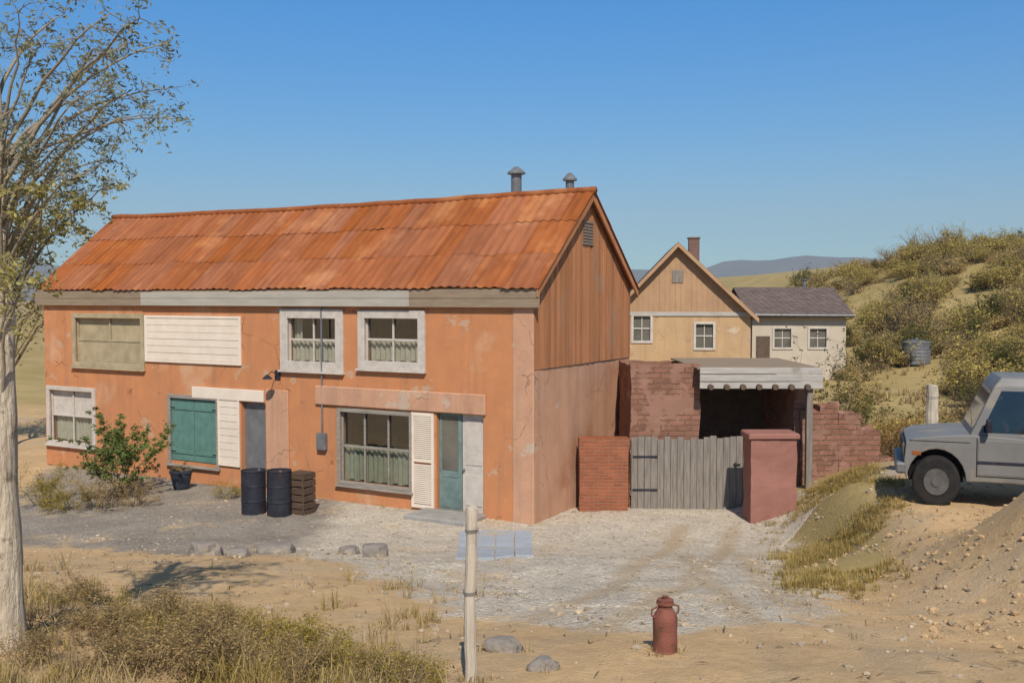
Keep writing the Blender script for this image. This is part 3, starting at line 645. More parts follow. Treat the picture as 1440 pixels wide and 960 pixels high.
# ------------------------------------------------------------------ vegetation
def leaf_quads(cands, n, size, spread, width=.38, droop=.2, flat=.6):
    vs = []; fs = []
    for _ in range(n):
        c = random.choice(cands); p = Vector(c) + Vector((random.gauss(0, spread), random.gauss(0, spread), random.gauss(0, spread * .8)))
        a = Vector((random.gauss(0, 1), random.gauss(0, 1), random.gauss(0, flat) - droop)).normalized(); s = size * random.uniform(.55, 1.35)
        b = a.cross(Vector((random.gauss(0, 1), random.gauss(0, 1), random.gauss(0, 1)))).normalized() * s * width; a *= s
        k = len(vs); vs += [p - a * .5, p + b * .5 - a * .05, p + a * .5, p - b * .5 - a * .05]; fs.append((k, k + 1, k + 2, k + 3))
    return vs, fs
def branchy(bm, p, d, length, r, depth, tips, up=.1, nseg=4, kids=(2, 3), spread=.7, wob=.13):
    pts = [Vector(p)]; rad = [r]; d = Vector(d).normalized()
    for i in range(nseg):
        d = (d + Vector((random.gauss(0, wob), random.gauss(0, wob), random.gauss(0, wob * .8) + up * .3))).normalized()
        pts.append(pts[-1] + d * length / nseg); rad.append(r * (1 - .5 * (i + 1) / nseg))
        if depth <= 1: tips.append(pts[-1].copy())
    tube(bm, pts, rad, 9 if r > .05 else (5 if r > .008 else 3), cap=r > .02)
    if depth == 0: return
    for k in range(random.randint(*kids)):
        q = pts[-1] if k == 0 else pts[random.randint(max(1, nseg - 2), nseg)]
        nd = (d + Vector((random.gauss(0, spread), random.gauss(0, spread), random.gauss(0, spread * .6) + up))).normalized()
        branchy(bm, q, nd, length * random.uniform(.6, .85), rad[-1] * .8, depth - 1, tips, up, nseg, kids, spread, wob)
def shrub_mesh(r, h, n, size, ns=11, width=.3, depth=2, rs=1.0):
    tips = []; bm = bmesh.new()
    for k in range(ns):
        a = random.uniform(0, 6.28); o = random.uniform(0, r * .3); t = random.uniform(.3, 1.25)
        branchy(bm, (math.cos(a) * o, math.sin(a) * o, -.04), (math.cos(a) * r / h * t, math.sin(a) * r / h * t, 1), h * random.uniform(.35, .62), (.007 + .004 * h) * rs, depth, tips, .05, 3, (2, 4), .6, .2)
    vs, fs = leaf_quads(tips, n, size, r * .07, width, 0)
    return bm, vs, fs
def shrub(name, loc, r, h, n, size, lm, ns=11, width=.3, twig='twig', **k):
    e = empty(name, loc, random.uniform(0, 6), **k)
    bm, vs, fs = shrub_mesh(r, h, n, size, ns, width)
    link('stem', bm, M[twig], e); pyd('foliage', vs, fs, lm, e)
    return e
def copy_tree(o, loc, rz, sc, label=None, parent=None):
    c = o.copy(); C.objects.link(c)
    if parent: c.parent = parent
    else: c.location = loc; c.rotation_euler = (0, 0, rz); c.scale = (sc * random.uniform(.85, 1.2), sc, sc * random.uniform(.8, 1.15))
    if label: c['label'] = label
    for ch in o.children: copy_tree(ch, None, 0, 1, None, c)
    return c

# pale tree at the left edge, its fine crown spreading over the roof end
def big_tree():
    base = on_ground(6, 912)
    e = empty('pale_tree', base - Vector((0, 0, .05)), 0, label='tall sparse tree with a pale trunk at the left edge of the foreground', cat='tree')
    bm = bmesh.new(); bl_ = bmesh.new(); tips = []
    tp = [Vector(p) for p in ((0, 0, -.25), (-.01, .02, .15), (.0, .02, .8), (-.025, .05, 1.7), (-.03, .1, 2.7), (-.05, .15, 3.6), (-.1, .2, 4.6), (-.12, .25, 5.6))]
    tube(bm, tp, [.27, .175, .14, .128, .112, .092, .06, .03], 16)
    clumps = [(30, 8), (90, 10), (150, 12), (195, 14), (60, 52), (125, 55), (175, 52), (222, 54), (150, 112), (178, 120), (225, 118), (140, 150), (200, 152), (228, 156), (110, 128), (5, 152), (30, 165),
              (20, 190), (60, 192), (110, 184), (10, 222), (45, 222), (92, 220), (138, 222), (158, 214), (8, 256), (30, 262), (62, 255), (92, 262), (146, 258), (115, 282), (14, 292), (56, 290), (88, 294), (48, 322), (12, 325), (66, 326), (14, 362), (-40, 200), (-60, 60), (-30, 300), (0, 40), (22, 385)]
    for i, (px, py) in enumerate(clumps):
        q = at(px + random.uniform(-5, 5), py, base.y + random.uniform(-.7, 1.2)) - base
        hz = max(1.9, min(5.3, q.z - random.uniform(.5, 1.4)))
        for j in range(len(tp) - 1):
            if tp[j].z <= hz <= tp[j + 1].z:
                t = (hz - tp[j].z) / (tp[j + 1].z - tp[j].z); s0 = tp[j].lerp(tp[j + 1], t)
        mid = s0.lerp(q, .55) + Vector((random.gauss(0, .06), random.gauss(0, .1), .16 * (q - s0).length))
        pts = [];
        for k in range(8):
            t = k / 7; pts.append(s0 * (1 - t) ** 2 + mid * 2 * t * (1 - t) + q * t * t + Vector((random.gauss(0, .012), random.gauss(0, .012), random.gauss(0, .012))))
        r0 = .008 + .0075 * (q - s0).length
        tube(bl_, pts, [r0 * (1 - .8 * k / 7) for k in range(8)], 6, cap=False)
        for k in range(5, 8):
            for _ in range(2 if k < 7 else 3):
                branchy(bl_, pts[k], (random.gauss(0, 1), random.gauss(0, .8), random.gauss(.0, .7)), .17, .005, 1, tips, -.1, 3, (2, 3), .8, .25)
    bmesh.ops.subdivide_edges(bm, edges=bm.edges[:], cuts=3, use_grid_fill=True)
    for v in bm.verts: v.co += noise.noise_vector(Vector((v.co.x * 5, v.co.y * 5, v.co.z * 2.2))) * .022 + noise.noise_vector(v.co * 17) * .008
    link('trunk', bm, M['bark'], e, smooth=True)
    link('limb', bl_, M['limb'], e, smooth=True)
    random.shuffle(tips); tips = tips[:int(len(tips) * .42)]
    low = [t for t in tips if t.z < 3.75]; high = [t for t in tips if t.z >= 3.75]
    vs, fs = leaf_quads(high, 6200, .050, .032, .32, .4)
    pyd('crown', vs, fs, M['leaf_grey'], e)
    vs, fs = leaf_quads(low, 3600, .052, .034, .36, .4)
    pyd('lower_crown', vs, fs, M['leaf_low'], e)['label'] = 'olive yellow lower foliage'
big_tree()
def back_tree(name, px, d, zt, r, lm, label, n=5000, size=.12, group=None):
    p = at(px, 500, d); z0 = gz_mesh(p.x, p.y); e = empty(name, (p.x, p.y, z0 - .05), random.uniform(0, 6), label=label, cat='tree', group=group)
    H = zt - z0; bm = bmesh.new(); tips = []
    tube(bm, [(0, 0, -.2), (.05, 0, H * .2), (0, .05, H * .38)], [.05 * H ** .5 * 1.2, .04 * H ** .5, .035 * H ** .5], 8)
    for k in range(7):
        a = k * .9 + random.uniform(-.3, .3)
        branchy(bm, (0, .05, H * random.uniform(.28, .38)), (math.cos(a) * r / H * 1.6, math.sin(a) * r / H * 1.6, .9), H * .3, .02 * H ** .5, 2, tips, .1, 3, (2, 3), .6)
    link('trunk', bm, M['bark_dark'], e)
    vs, fs = leaf_quads(tips, n, size, r * .16); pyd('crown', vs, fs, lm, e); return e
back_tree('yellow_tree', 2, 31.5, 6.9, 1.7, M['leaf_yellow'], 'mustard leaved tree behind the left end of the orange house', 6500, .13)

def gp(px, py, dz=-.03): return on_ground(px, py) + Vector((0, 0, dz))
# shrubs along the wall, left
shrub('green_shrub', gp(170, 700), .50, 1.75, 9000, .075, M['leaf_green'], 12, .42, label='tall leafy green shrub against the orange wall left of the teal shutters', cat='shrub', group='shrubs along the house wall')
pa = shrub('shrub', gp(62, 712), .68, 1.05, 3400, .05, M['leaf_olive'], 12, label='olive shrub farthest left below the white framed window', cat='shrub', group='shrubs along the house wall')
copy_tree(pa, gp(100, 718), 1.3, .8, 'lower olive shrub between the white framed window and the brown shrubs')
pb = shrub('shrub', gp(142, 716), .55, .95, 2800, .045, M['leaf_brown'], 12, label='brown dry shrub right in front of the tall green shrub', cat='shrub', group='shrubs along the house wall')
copy_tree(pb, gp(192, 712), 2.2, .8, 'brown dry shrub just right of the tall green shrub')
copy_tree(pa, gp(322, 702), 4.0, .55, 'small olive shrub left of the dark barrels')
# foreground brush
fg = [shrub('brush', gp(255, 945), .50, .55, 3200, .032, M['leaf_brown'], 16, label='tallest brown dry brush clump in the left foreground', cat='shrub', group='foreground brush clumps'),
      shrub('brush', gp(400, 918), .46, .36, 2800, .032, M['leaf_olive'], 16, label='mustard olive brush clump at the right end of the foreground brush', cat='shrub', group='foreground brush clumps'),
      shrub('brush', gp(330, 925), .42, .42, 900, .03, M['leaf_brown'], 26, label='bare twiggy brush clump in the middle of the foreground brush', cat='shrub', group='foreground brush clumps')]
fl = ['brown dry brush clump in the left foreground', 'mustard olive brush clump in the left foreground', 'bare twiggy brush clump in the left foreground']
for (px, py, w, s) in ((70, 850, 1, .7), (105, 846, 0, .75), (150, 852, 1, .6), (90, 885, 2, 1), (150, 905, 0, .8), (205, 890, 1, .8), (235, 880, 0, .8), (285, 884, 1, .85), (300, 905, 0, .75), (350, 900, 1, .8), (445, 912, 1, .8), (360, 950, 1, .9), (470, 952, 1, .8), (520, 958, 0, .6), (575, 955, 1, .7), (110, 945, 2, .9), (180, 950, 0, .8), (560, 975, 2, .8), (40, 935, 0, .6), (215, 930, 2, .8), (300, 960, 0, .9), (320, 898, 1, .9), (375, 905, 1, .8), (420, 900, 1, .7), (455, 940, 1, .8), (515, 945, 1, .8), (550, 950, 1, .7), (590, 958, 1, .65), (430, 965, 0, .8), (500, 970, 1, .9), (250, 905, 1, .8)):
    copy_tree(fg[w], gp(px, py), random.uniform(0, 6), s, fl[w])

# dry grass tufts and litter: too much of it to count
def grass(name, tufts, m, hmin, hmax, blades=(9, 20), wd=.0035):
    vs = []; fs = []
    for (x, y, sc) in tufts:
        z = gz_mesh(x, y) - .015; hh = random.uniform(hmin, hmax) * sc; rr = .03 + .05 * random.random()
        for _ in range(random.randint(*blades)):
            a = random.uniform(0, 6.28); h = hh * random.uniform(.5, 1.15); ln = h * abs(random.gauss(.35, .3)); o = rr * random.random() ** .5
            bx = x + math.cos(a) * o; by = y + math.sin(a) * o; a += random.gauss(0, .5); ca, sa = math.cos(a), math.sin(a); w = wd * random.uniform(.6, 1.4); k = len(vs)
            if random.random() < .12: h *= .45; ln = h * 2.2
            for (t, ww) in ((0, 1), (.45, .9), (.8, .55)):
                cx = bx + ca * ln * t ** 1.8; cy = by + sa * ln * t ** 1.8; cz = z + h * (t - .12 * t * t)
                vs += [(cx - sa * w * ww, cy + ca * w * ww, cz), (cx + sa * w * ww, cy - ca * w * ww, cz)]
            vs.append((bx + ca * ln, by + sa * ln, z + h * .88))
            fs += [(k, k + 1, k + 3, k + 2), (k + 2, k + 3, k + 5, k + 4), (k + 4, k + 5, k + 6)]
    return tag(pyd(name, vs, fs, m), kind='stuff', cat='grass')
def scatter(n, reg, dens):
    out = []; tries = 0
    while len(out) < n and tries < n * 60:
        tries += 1
        x = random.uniform(reg[0], reg[1]); y = random.uniform(reg[2], reg[3])
        if random.random() < dens(x, y): out.append((x, y, random.uniform(.6, 1.3)))
    return out
def dn(x, y, s=.6): return max(0, min(1, .3 + 1.7 * noise.noise(Vector((x * s, y * s, 11)))))
def left_d(x, y):                # dense near the brush at the lower left, thinning out to bare dirt
    if x > -.3 or y > 14: return 0
    e = sstep(-.3, -1.7, x + (y - 6.8) * .75)
    return dn(x, y) * (.04 + .96 * e) * (1 - .85 * sstep(10.5, 12.5, y))
g1 = grass('dry_grass', scatter(1500, (-8, 0, 5.6, 15), left_d), M['straw'], .10, .30); g1['label'] = 'dry straw grass over the left foreground slope'
g1 = grass('mustard_grass', scatter(1500, (-8, 0, 5.6, 13), lambda x, y: left_d(x + .4, y) * dn(x + 50, y, 1)), M['straw_olive'], .10, .26); g1['label'] = 'mustard coloured weeds between the brush clumps'
g2 = grass('olive_grass', scatter(2100, (3, 8, 11, 24), lambda x, y: dn(x + 30, y) * U(x, y)), M['straw_olive'], .05, .17); g2['label'] = 'olive dry grass on the slope right of the drive'
feet = []
for (px, py) in ((661, 958), (661, 955), (650, 957), (935, 919), (925, 917), (708, 916), (690, 915), (726, 914), (764, 944), (290, 782), (270, 780), (335, 784), (388, 778), (410, 778), (490, 780), (528, 784), (545, 781), (20, 915), (40, 912), (425, 726), (340, 724), (1060, 745), (1100, 748), (820, 716), (850, 716), (880, 717), (930, 718), (1000, 718), (1309, 672)):
    q = on_ground(px, py)
    for _ in range(3): feet.append((q.x + random.gauss(0, .09), q.y + random.gauss(0, .06), random.uniform(.6, 1.3)))
for k in range(60):
    t = random.random() * 15; a_ = HM @ Vector((-t, -.06 - random.random() * .12, 0)); feet.append((a_.x, a_.y, random.uniform(.5, 1.3)))
g3 = grass('slope_grass', feet + scatter(420, (-9, 11, 8, 24), lambda x, y: .25 * dn(x, y, .8) * (1 if dist_out(x, y) > .3 else 0)), M['straw'], .04, .13, (5, 12)); g3['label'] = 'sparse dry tufts dotted over the bare dirt'
g4 = grass('hill_grass', scatter(2600, (9, 60, 25, 80), lambda x, y: dn(x, y, .25)), M['straw'], .25, .6, (6, 11), .02); g4['label'] = 'dry straw grass covering the right hillside'

# twigs and dead leaves blown over the ground
vs = []; fs = []
for (x, y, sc) in scatter(1500, (-8, 9, 6, 22), lambda x, y: .15 + .6 * dn(x + 20, y, .7)):
    z = gz_mesh(x, y) + .006; a = random.uniform(0, 6.28); l = random.uniform(.02, .11) * sc; w_ = random.uniform(.002, .006); k = len(vs); ca, sa = math.cos(a), math.sin(a)
    vs += [(x - ca * l - sa * w_, y - sa * l + ca * w_, z), (x - ca * l + sa * w_, y - sa * l - ca * w_, z), (x + sa * w_ * 1.3, y - ca * w_ * 1.3, z + random.uniform(.004, .018)), (x - sa * w_ * 1.3, y + ca * w_ * 1.3, z + random.uniform(.004, .018)), (x + ca * l, y + sa * l + random.uniform(-.01, .01), z + random.uniform(0, .012))]
    fs += [(k, k + 1, k + 2, k + 3), (k + 3, k + 2, k + 4)]
lt = tag(pyd('litter', vs, fs, M['twig']), 'dry twigs and litter scattered over the dirt', 'litter', kind='stuff')

# loose stones
def stones(name, pts, rmin, rmax, m):
    t = bmesh.new(); bmesh.ops.create_icosphere(t, subdivisions=1, radius=1); tv = [v.co.copy() for v in t.verts]; tf = [[v.index for v in f.verts] for f in t.faces]; t.free()
    vs = []; fs = []
    for (x, y, sc) in pts:
        r = rmin + (rmax - rmin) * random.random() ** 4; z = gz_mesh(x, y) + r * .12; k = len(vs); sx_, sy_, sz_ = random.uniform(.7, 1.3), random.uniform(.7, 1.3), random.uniform(.4, .8); a = random.uniform(0, 6.28); ca, sa = math.cos(a), math.sin(a)
        for v in tv:
            j = random.uniform(.8, 1.15); X = v.x * sx_ * r * j; Y = v.y * sy_ * r * j
            vs.append((x + X * ca - Y * sa, y + X * sa + Y * ca, z + v.z * sz_ * r * j))
        fs += [[k + i for i in f] for f in tf]
    return tag(pyd(name, vs, fs, m), kind='stuff', cat='stones')
M['pebble'] = mat('pebbles', (.40, .31, .20), (.29, .235, .17), scale=9, rough=.9, island=.3)
s1 = stones('loose_stones', scatter(6500, (-9, 12, 6, 24), lambda x, y: .5 * dn(x + 9, y, .9) + (.5 if dist_out(x, y) < .5 and dist_out(x, y) > 0 else .08)), .006, .05, M['pebble']); s1['label'] = 'loose pebbles strewn over the dirt and gravel'
M['clod'] = mat('dirt_clods', (.47, .32, .17), (.37, .25, .135), scale=9, rough=.95, bump=.5, island=.15)
s2 = stones('dirt_clods', scatter(1700, (3.6, 10, 8, 15.5), lambda x, y: .3 + .7 * dn(x + 3, y + 8, .9)), .008, .055, M['clod']); s2['label'] = 'crumbled dirt clods over the bank at the right'
def rock(px, py, w, h, label):
    bm = bmesh.new(); bmesh.ops.create_icosphere(bm, subdivisions=3, radius=1); o = Vector((random.uniform(0, 90), px * .1, 0))
    for v in bm.verts:
        n = 1 + .35 * noise.noise(v.co * 1.1 + o) + .14 * noise.noise(v.co * 3 + o)
        c = v.co * n; c.x = math.copysign(min(abs(c.x), .9), c.x); c.z = min(c.z, .8)
        v.co = Vector((c.x * w / 2, c.y * w * .38, c.z * h * .75 + h * .2))
    ob = link('rock', bm, M['rock'], smooth=False); ob.location = gp(px, py); ob.rotation_euler = (0, 0, random.uniform(-.4, .4)); return tag(ob, label, 'rock', 'rocks lying on the dirt')
rock(290, 780, .62, .34, 'leftmost of the three grey rocks lying below the dark barrels')
rock(335, 782, .45, .22, 'flat grey rock between the two bigger rocks below the barrels')
rock(388, 776, .70, .24, 'rightmost of the three grey rocks lying below the dark barrels')
rock(490, 778, .42, .20, 'small brown grey rock left of the pair below the long window')
rock(528, 782, .50, .32, 'brown rock below the long window, right of the pair')
rock(708, 914, .34, .17, 'grey rock beside the slim pale post in the foreground')
rock(764, 942, .26, .15, 'smaller grey rock near the bottom edge of the photo')
rock(1240, 648, .6, .45, 'pale boulder at the foot of the hillside right of the ruined wall')

# ------------------------------------------------------------------ shed beside the house
sh0 = at(886, 600, 22.4); sh1 = at(1122, 600, 22.4)
shed = empty('adobe_shed', (sh0.x, 22.4, 0), 0, label='low red adobe shed with a flat grey roof and dark open front', cat='shed')
W = sh1.x - sh0.x
def sx(px): return at(px, 600, 22.4).x - sh0.x
def sz(py): return at(960, py, 22.4).z
def rough_wall(bm, x0, x1, y0, y1, z0, z1, step=.16, amp=.035, ragged=.0):
    """a hand laid wall: subdivided box with an uneven face and top"""
    b2 = bmesh.new(); box(b2, x0, x1, y0, y1, z0, z1)
    for ax in range(3):
        lo = (x0, y0, z0)[ax]; hi = (x1, y1, z1)[ax]; n = max(1, int((hi - lo) / step))
        for i in range(1, n):
            co = Vector((0, 0, 0)); co[ax] = lo + (hi - lo) * i / n; no = Vector((0, 0, 0)); no[ax] = 1
            bmesh.ops.bisect_plane(b2, geom=b2.verts[:] + b2.edges[:] + b2.faces[:], plane_co=co, plane_no=no)
    for v in b2.verts:
        p = v.co.copy(); f = noise.noise_vector(p * 2.1 + Vector((x0, 3, 1))) * amp + noise.noise_vector(p * 7) * amp * .45
        v.co += f
        if p.z > z1 - .01: v.co.z -= ragged * (.5 + noise.noise(Vector((p.x * 1.6 + x0, 0, 5)))) + (random.choice((0, 0, .1)) if ragged else 0)
    me = bpy.data.meshes.new('tmp'); b2.to_mesh(me); b2.free(); bm.from_mesh(me); bpy.data.meshes.remove(me)
bm = bmesh.new()
for b in ((0, sx(984), 0, .35, -.2, sz(512)), (0, .3, .355, 3.4, -.2, sz(516)), (.31, W + .3, 3.1, 3.4, -.2, sz(520)), (W, W + .3, .3, 3.09, -.2, sz(547))): rough_wall(bm, *b)
link('wall', bm, M['adobe_red'], shed)
zt, zb = sz(514), sz(544)
rf = boxes('roof', [(sx(975), W + .42, -.45, 3.3, zt - .06, zt - .02)], M['brown_grey_wood'], shed)
boxes('fascia', [(sx(978), W + .40, -.50, -.455, zb + (zt - zb) * i / 3 + .006, zb + (zt - zb) * (i + 1) / 3 - .006) for i in range(3)], M['pale_board'], rf, bev=.006, jit=.006)
for k in range(7):
    bm = bmesh.new(); x = sx(992) + k * .36; tube(bm, [(x, -.62, zb + .05), (x + .01, 3.2, zb + .07)], [.065, .07], 9); link('roof_beam', bm, M['bark_dark'], rf)
boxes('post', [(W + .08, W + .22, -.40, -.27, -.2, zb)], M['grey_wood_v'], shed)
boxes('shade_board', [(.4, W, 3.03, 3.07, -.1, zb)], M['bark_dark'], shed)  # dark board added inside so the open front reads as deep shade
for i in range(int(sx(1062) / .15)):
    boxes('half_wall' if i == -1 else 'board', [(.02 + i * .15, .02 + i * .15 + .143, -.10 - random.uniform(0, .012), -.06, -.08 + random.uniform(0, .05), sz(614) + random.uniform(-.06, .04))], M['grey_wood_v'], shed, bev=.005)
for z_ in (.42, 1.18):
    boxes('hinge', [(.05, .62, -.122, -.113, z_, z_ + .05)], M['metal_dark'], shed, bev=.003)
boxes('latch', [(sx(1030), sx(1030) + .16, -.128, -.113, 1.0, 1.045), (sx(1030) + .03, sx(1030) + .06, -.15, -.12, .97, 1.075)], M['metal_dark'], shed, bev=.004)
boxes('rail', [(.0, sx(1060), -.055, -.02, z, z + .1) for z in (.3, 1.25)], M['grey_wood'], shed)
# pier, brick wall, ruin
bm = bmesh.new(); x0 = at(1056, 680, 20.6).x; x1 = at(1120, 680, 20.6).x; rough_wall(bm, x0, x1, 20.6, 21.3, -.3, at(1088, 618, 20.6).z, .14, .03)
pier = tag(link('pink_pier', bm, M['pink'], smooth=False), 'stout pink stucco pier in front of the adobe shed', 'pier')
bm = bmesh.new(); box(bm, x0 - .06, x1 + .06, 20.55, 21.35, at(1088, 618, 20.6).z + .0, at(1088, 612, 20.6).z + .03, bev=.025, jit=.01); link('cap', bm, M['pink'], pier)
bm = bmesh.new(); a = at(815, 700, 22.0); b = at(884, 700, 22.0); rough_wall(bm, a.x, b.x, 22.0, 22.35, -.2, at(850, 616, 22).z, .2, .02)
tag(link('brick_wall', bm, M['brick']), 'low red brick wall against the end of the orange house', 'wall')
bm = bmesh.new(); x = at(1126, 640, 22.6).x
for (w, h) in ((.42, 2.35), (.46, 2.5), (.5, 2.3), (.42, 1.9), (.4, 1.2), (.3, .7)):
    rough_wall(bm, x, x + w + .01, 22.6, 23.1, -.2, h, .13, .05, .22); x += w
tag(link('ruined_wall', bm, M['adobe_red']), 'crumbling stepped red adobe wall right of the shed', 'wall')

# ------------------------------------------------------------------ houses behind
M['chimney_brick'] = block_mat('chimney_brick', (.22, .11, .08), (.17, .09, .07), (.25, .20, .16), .25, .08, .012)
def back_window(h, e):
    f = boxes('window', [(h[0] - .08, h[0] + .03, -.05, .02, h[2] - .08, h[3] + .08), (h[1] - .03, h[1] + .08, -.05, .02, h[2] - .08, h[3] + .08), (h[0] + .03, h[1] - .03, -.05, .02, h[3] - .03, h[3] + .08), (h[0] + .03, h[1] - .03, -.05, .02, h[2] - .08, h[2] + .03)], M['white'], e)
    boxes('pane', [(h[0], h[1], .09, .1, h[2], h[3])], M['glass2'], f, bev=0)
    boxes('sash', [(h[0] + .03, h[1] - .03, .05, .085, (h[2] + h[3]) / 2 - .03, (h[2] + h[3]) / 2 + .03), ((h[0] + h[1]) / 2 - .02, (h[0] + h[1]) / 2 + .02, .052, .083, h[2] + .03, h[3] - .03)], M['white'], f, bev=.003)
def roof_slab(bm, pts_a, pts_b):
    v = [bm.verts.new(p) for p in pts_a + pts_b]
    for f in ((0, 1, 3, 2), (4, 6, 7, 5), (0, 4, 5, 1), (2, 3, 7, 6), (0, 2, 6, 4), (1, 5, 7, 3)): bm.faces.new([v[i] for i in f])
def gable_house(name, px0, px1, d, eave_py, apex_py, apex_px, depth, label, wins):
    p0 = at(px0, eave_py, d); p1 = at(px1, eave_py, d); ap = at(apex_px, apex_py, d); z0 = -1
    e = empty(name, (p0.x, d, 0), R(-6), label=label, cat='house'); W = p1.x - p0.x; ax = ap.x - p0.x; ez = p0.z; az = ap.z
    bm = bmesh.new(); wall(bm, W, ez - z0, [(h[0], h[1], h[2] - z0, h[3] - z0) for h in wins], .15, Matrix.Translation((0, 0, z0)))
    for vs in (((W, 0, z0), (W, depth, z0), (W, depth, ez), (W, 0, ez)), ((0, depth, z0), (0, 0, z0), (0, 0, ez), (0, depth, ez))): bm.faces.new([bm.verts.new(v) for v in vs])
    link('wall', bm, M['sand_wall'], e)
    n = 26                                           # upright boards in the gable
    for k in range(1):
        bm = bmesh.new()
        for i in range(n):
            xa = W * i / n; xb = W * (i + 1) / n - .015; top = lambda x: ez + (az - ez) * (x / ax if x < ax else (W - x) / (W - ax))
            o = -random.uniform(.015, .03)
            vs = [bm.verts.new(q) for q in ((xa, o, ez), (xb, o, ez), (xb, o, top(xb)), (xa, o, top(xa)))]; bm.faces.new(vs)
        bm.faces.new([bm.verts.new(v) for v in ((0, -.005, ez), (W, -.005, ez), (ax, -.005, az))])
        gb = link('gable', bm, M['sand_gable'], e)
    boxes('vent', [(ax - .25, ax + .25, -.06, -.032, ez + (az - ez) * .45, ez + (az - ez) * .45 + .55)], M['grey_wood_v'], gb)
    boxes('belt_board', [(-.05, W + .05, -.055, -.033, ez - .1, ez + .08)], M['pale_board'], e)
    rfl = None
    bm = bmesh.new()
    for (xa, za, xb, zb_) in ((-.3, ez - .3 * (az - ez) / ax, ax, az), (ax, az, W + .3, ez - .3 * (az - ez) / (W - ax))):
        P = lambda dz: [(x, y, z + dz) for y in (-.4, depth + .4) for (x, z) in ((xa, za), (xb, zb_))]
        roof_slab(bm, P(.02), P(.12))
    rfl = link('roof', bm, M['brown_roof'], e)
    for (xa, za, xb, zb_) in ((-.3, ez - .3 * (az - ez) / ax, ax, az), (ax, az, W + .3, ez - .3 * (az - ez) / (W - ax))):
        bm = bmesh.new(); P = lambda dz: [(x, y, z + dz) for y in (-.44, -.402) for (x, z) in ((xa, za), (xb, zb_))]; roof_slab(bm, P(-.1), P(.1)); link('barge_board', bm, M['sand_gable'], rfl)
    boxes('chimney', [(ax + .7, ax + 1.2, 3, 3.5, ez + .5, az + .45), (ax + .66, ax + 1.24, 2.96, 3.54, az + .451, az + .53)], M['chimney_brick'], rfl)
    for h in wins: back_window(h, e)
    return e
gable_house('tan_house', 860, 1052, 44, 441, 345, 952, 9, 'tan gable fronted house behind the adobe shed', [(.95, 1.75, 2.9, 4.05), (3.7, 4.5, 2.6, 3.7)])
p0 = at(1058, 442, 50); p1 = at(1190, 442, 50); W2 = p1.x - p0.x; rz_ = at(1058, 407, 53).z; ez = p0.z
gh = empty('grey_house', (p0.x, 50, 0), 0, label='grey beige house with a low brown roof left of the hillside', cat='house')
ws = [(1.1, 2.0, 2.3, 3.3), (2.9, 3.8, 2.3, 3.3)]
bm = bmesh.new(); wall(bm, W2, ez + 2, [(h[0], h[1], h[2] + 2, h[3] + 2) for h in ws], .15, Matrix.Translation((0, 0, -2)))
for x in (0, W2): bm.faces.new([bm.verts.new(v) for v in ((x, 0, -2), (x, 6, -2), (x, 6, ez), (x, 3, rz_), (x, 0, ez))])
link('wall', bm, M['grey_wall'], gh)
bm = bmesh.new()
for s in (1, -1):
    P = lambda dz: [(x, 3 - s * 3.4 * k, (ez - (rz_ - ez) * .13 if k else rz_) + dz) for k in (1, 0) for x in (-.3, W2 + .3)]
    roof_slab(bm, P(.02), P(.12))
r2 = link('roof', bm, M['brown_roof'], gh)
bm = bmesh.new(); tube(bm, [(-.3, -.44, ez - .02), (W2 + .3, -.44, ez - .05)], [.06, .06], 8); link('gutter', bm, M['metal_grey'], r2)
bm = bmesh.new(); lathe(bm, [(.1, ez + .6), (.1, rz_ + .5), (.17, rz_ + .52), (.17, rz_ + .57)], 10, 3.6, 3.3); link('stove_pipe', bm, M['metal_grey'], r2)
boxes('door', [(.2, .9, -.04, -.004, .8, 2.9)], M['bark_dark'], gh)
for h in ws: back_window(h, gh)

# ------------------------------------------------------------------ hillside scrub
kinds = []
for lm, sh, lab in ((M['hill_olive'], (1.2, 1.2), 'rounded olive scrub bush on the right hillside'), (M['hill_olive'], (.9, 1.6), 'upright olive scrub bush on the right hillside'), (M['hill_brown'], (1.3, .9), 'low brown dry bush on the right hillside'), (M['leaf_yellow'], (.9, .9), 'yellowish bush on the right hillside'), (M['hill_brown'], (1.0, 1.9), 'tall brown leafless bush on the right hillside'), (M['hill_brown'], (1.1, 1.0), 'sparse grey twiggy bush on the right hillside'), (M['leaf_green2'], (.8, 1.5), 'dark green juniper bush on the right hillside')):
    bm, vs, fs = shrub_mesh(sh[0], sh[1], 260 if 'sparse' in lab else (900 if 'leafless' in lab else 2600), .10, random.randint(9, 26), .4, 2, 2.2)
    k0 = len(bm.verts); me = bpy.data.meshes.new('hill_bush'); bm.to_mesh(me); bm.free()
    b2 = bmesh.new(); b2.from_mesh(me)
    nv = [b2.verts.new(v) for v in vs]
    for f in fs:
        ff_ = b2.faces.new([nv[i] for i in f]); ff_.material_index = 1
    b2.to_mesh(me); b2.free(); me.materials.append(M['twig']); me.materials.append(lm); kinds.append((me, lab))
TANK = on_ground(1288, 512)
n = 0
def hill_bush(x, y, k, s):
    o = bpy.data.objects.new('hill_bush', kinds[k][0]); C.objects.link(o); z = gz_mesh(x, y)
    o.location = (x, y, z - .08); o.rotation_euler = (0, 0, random.uniform(0, 6)); o.scale = (s * random.uniform(.8, 1.3), s, s * random.uniform(.75, 1.15))
    tag(o, kinds[k][1], 'bush', 'bushes on the right hillside')
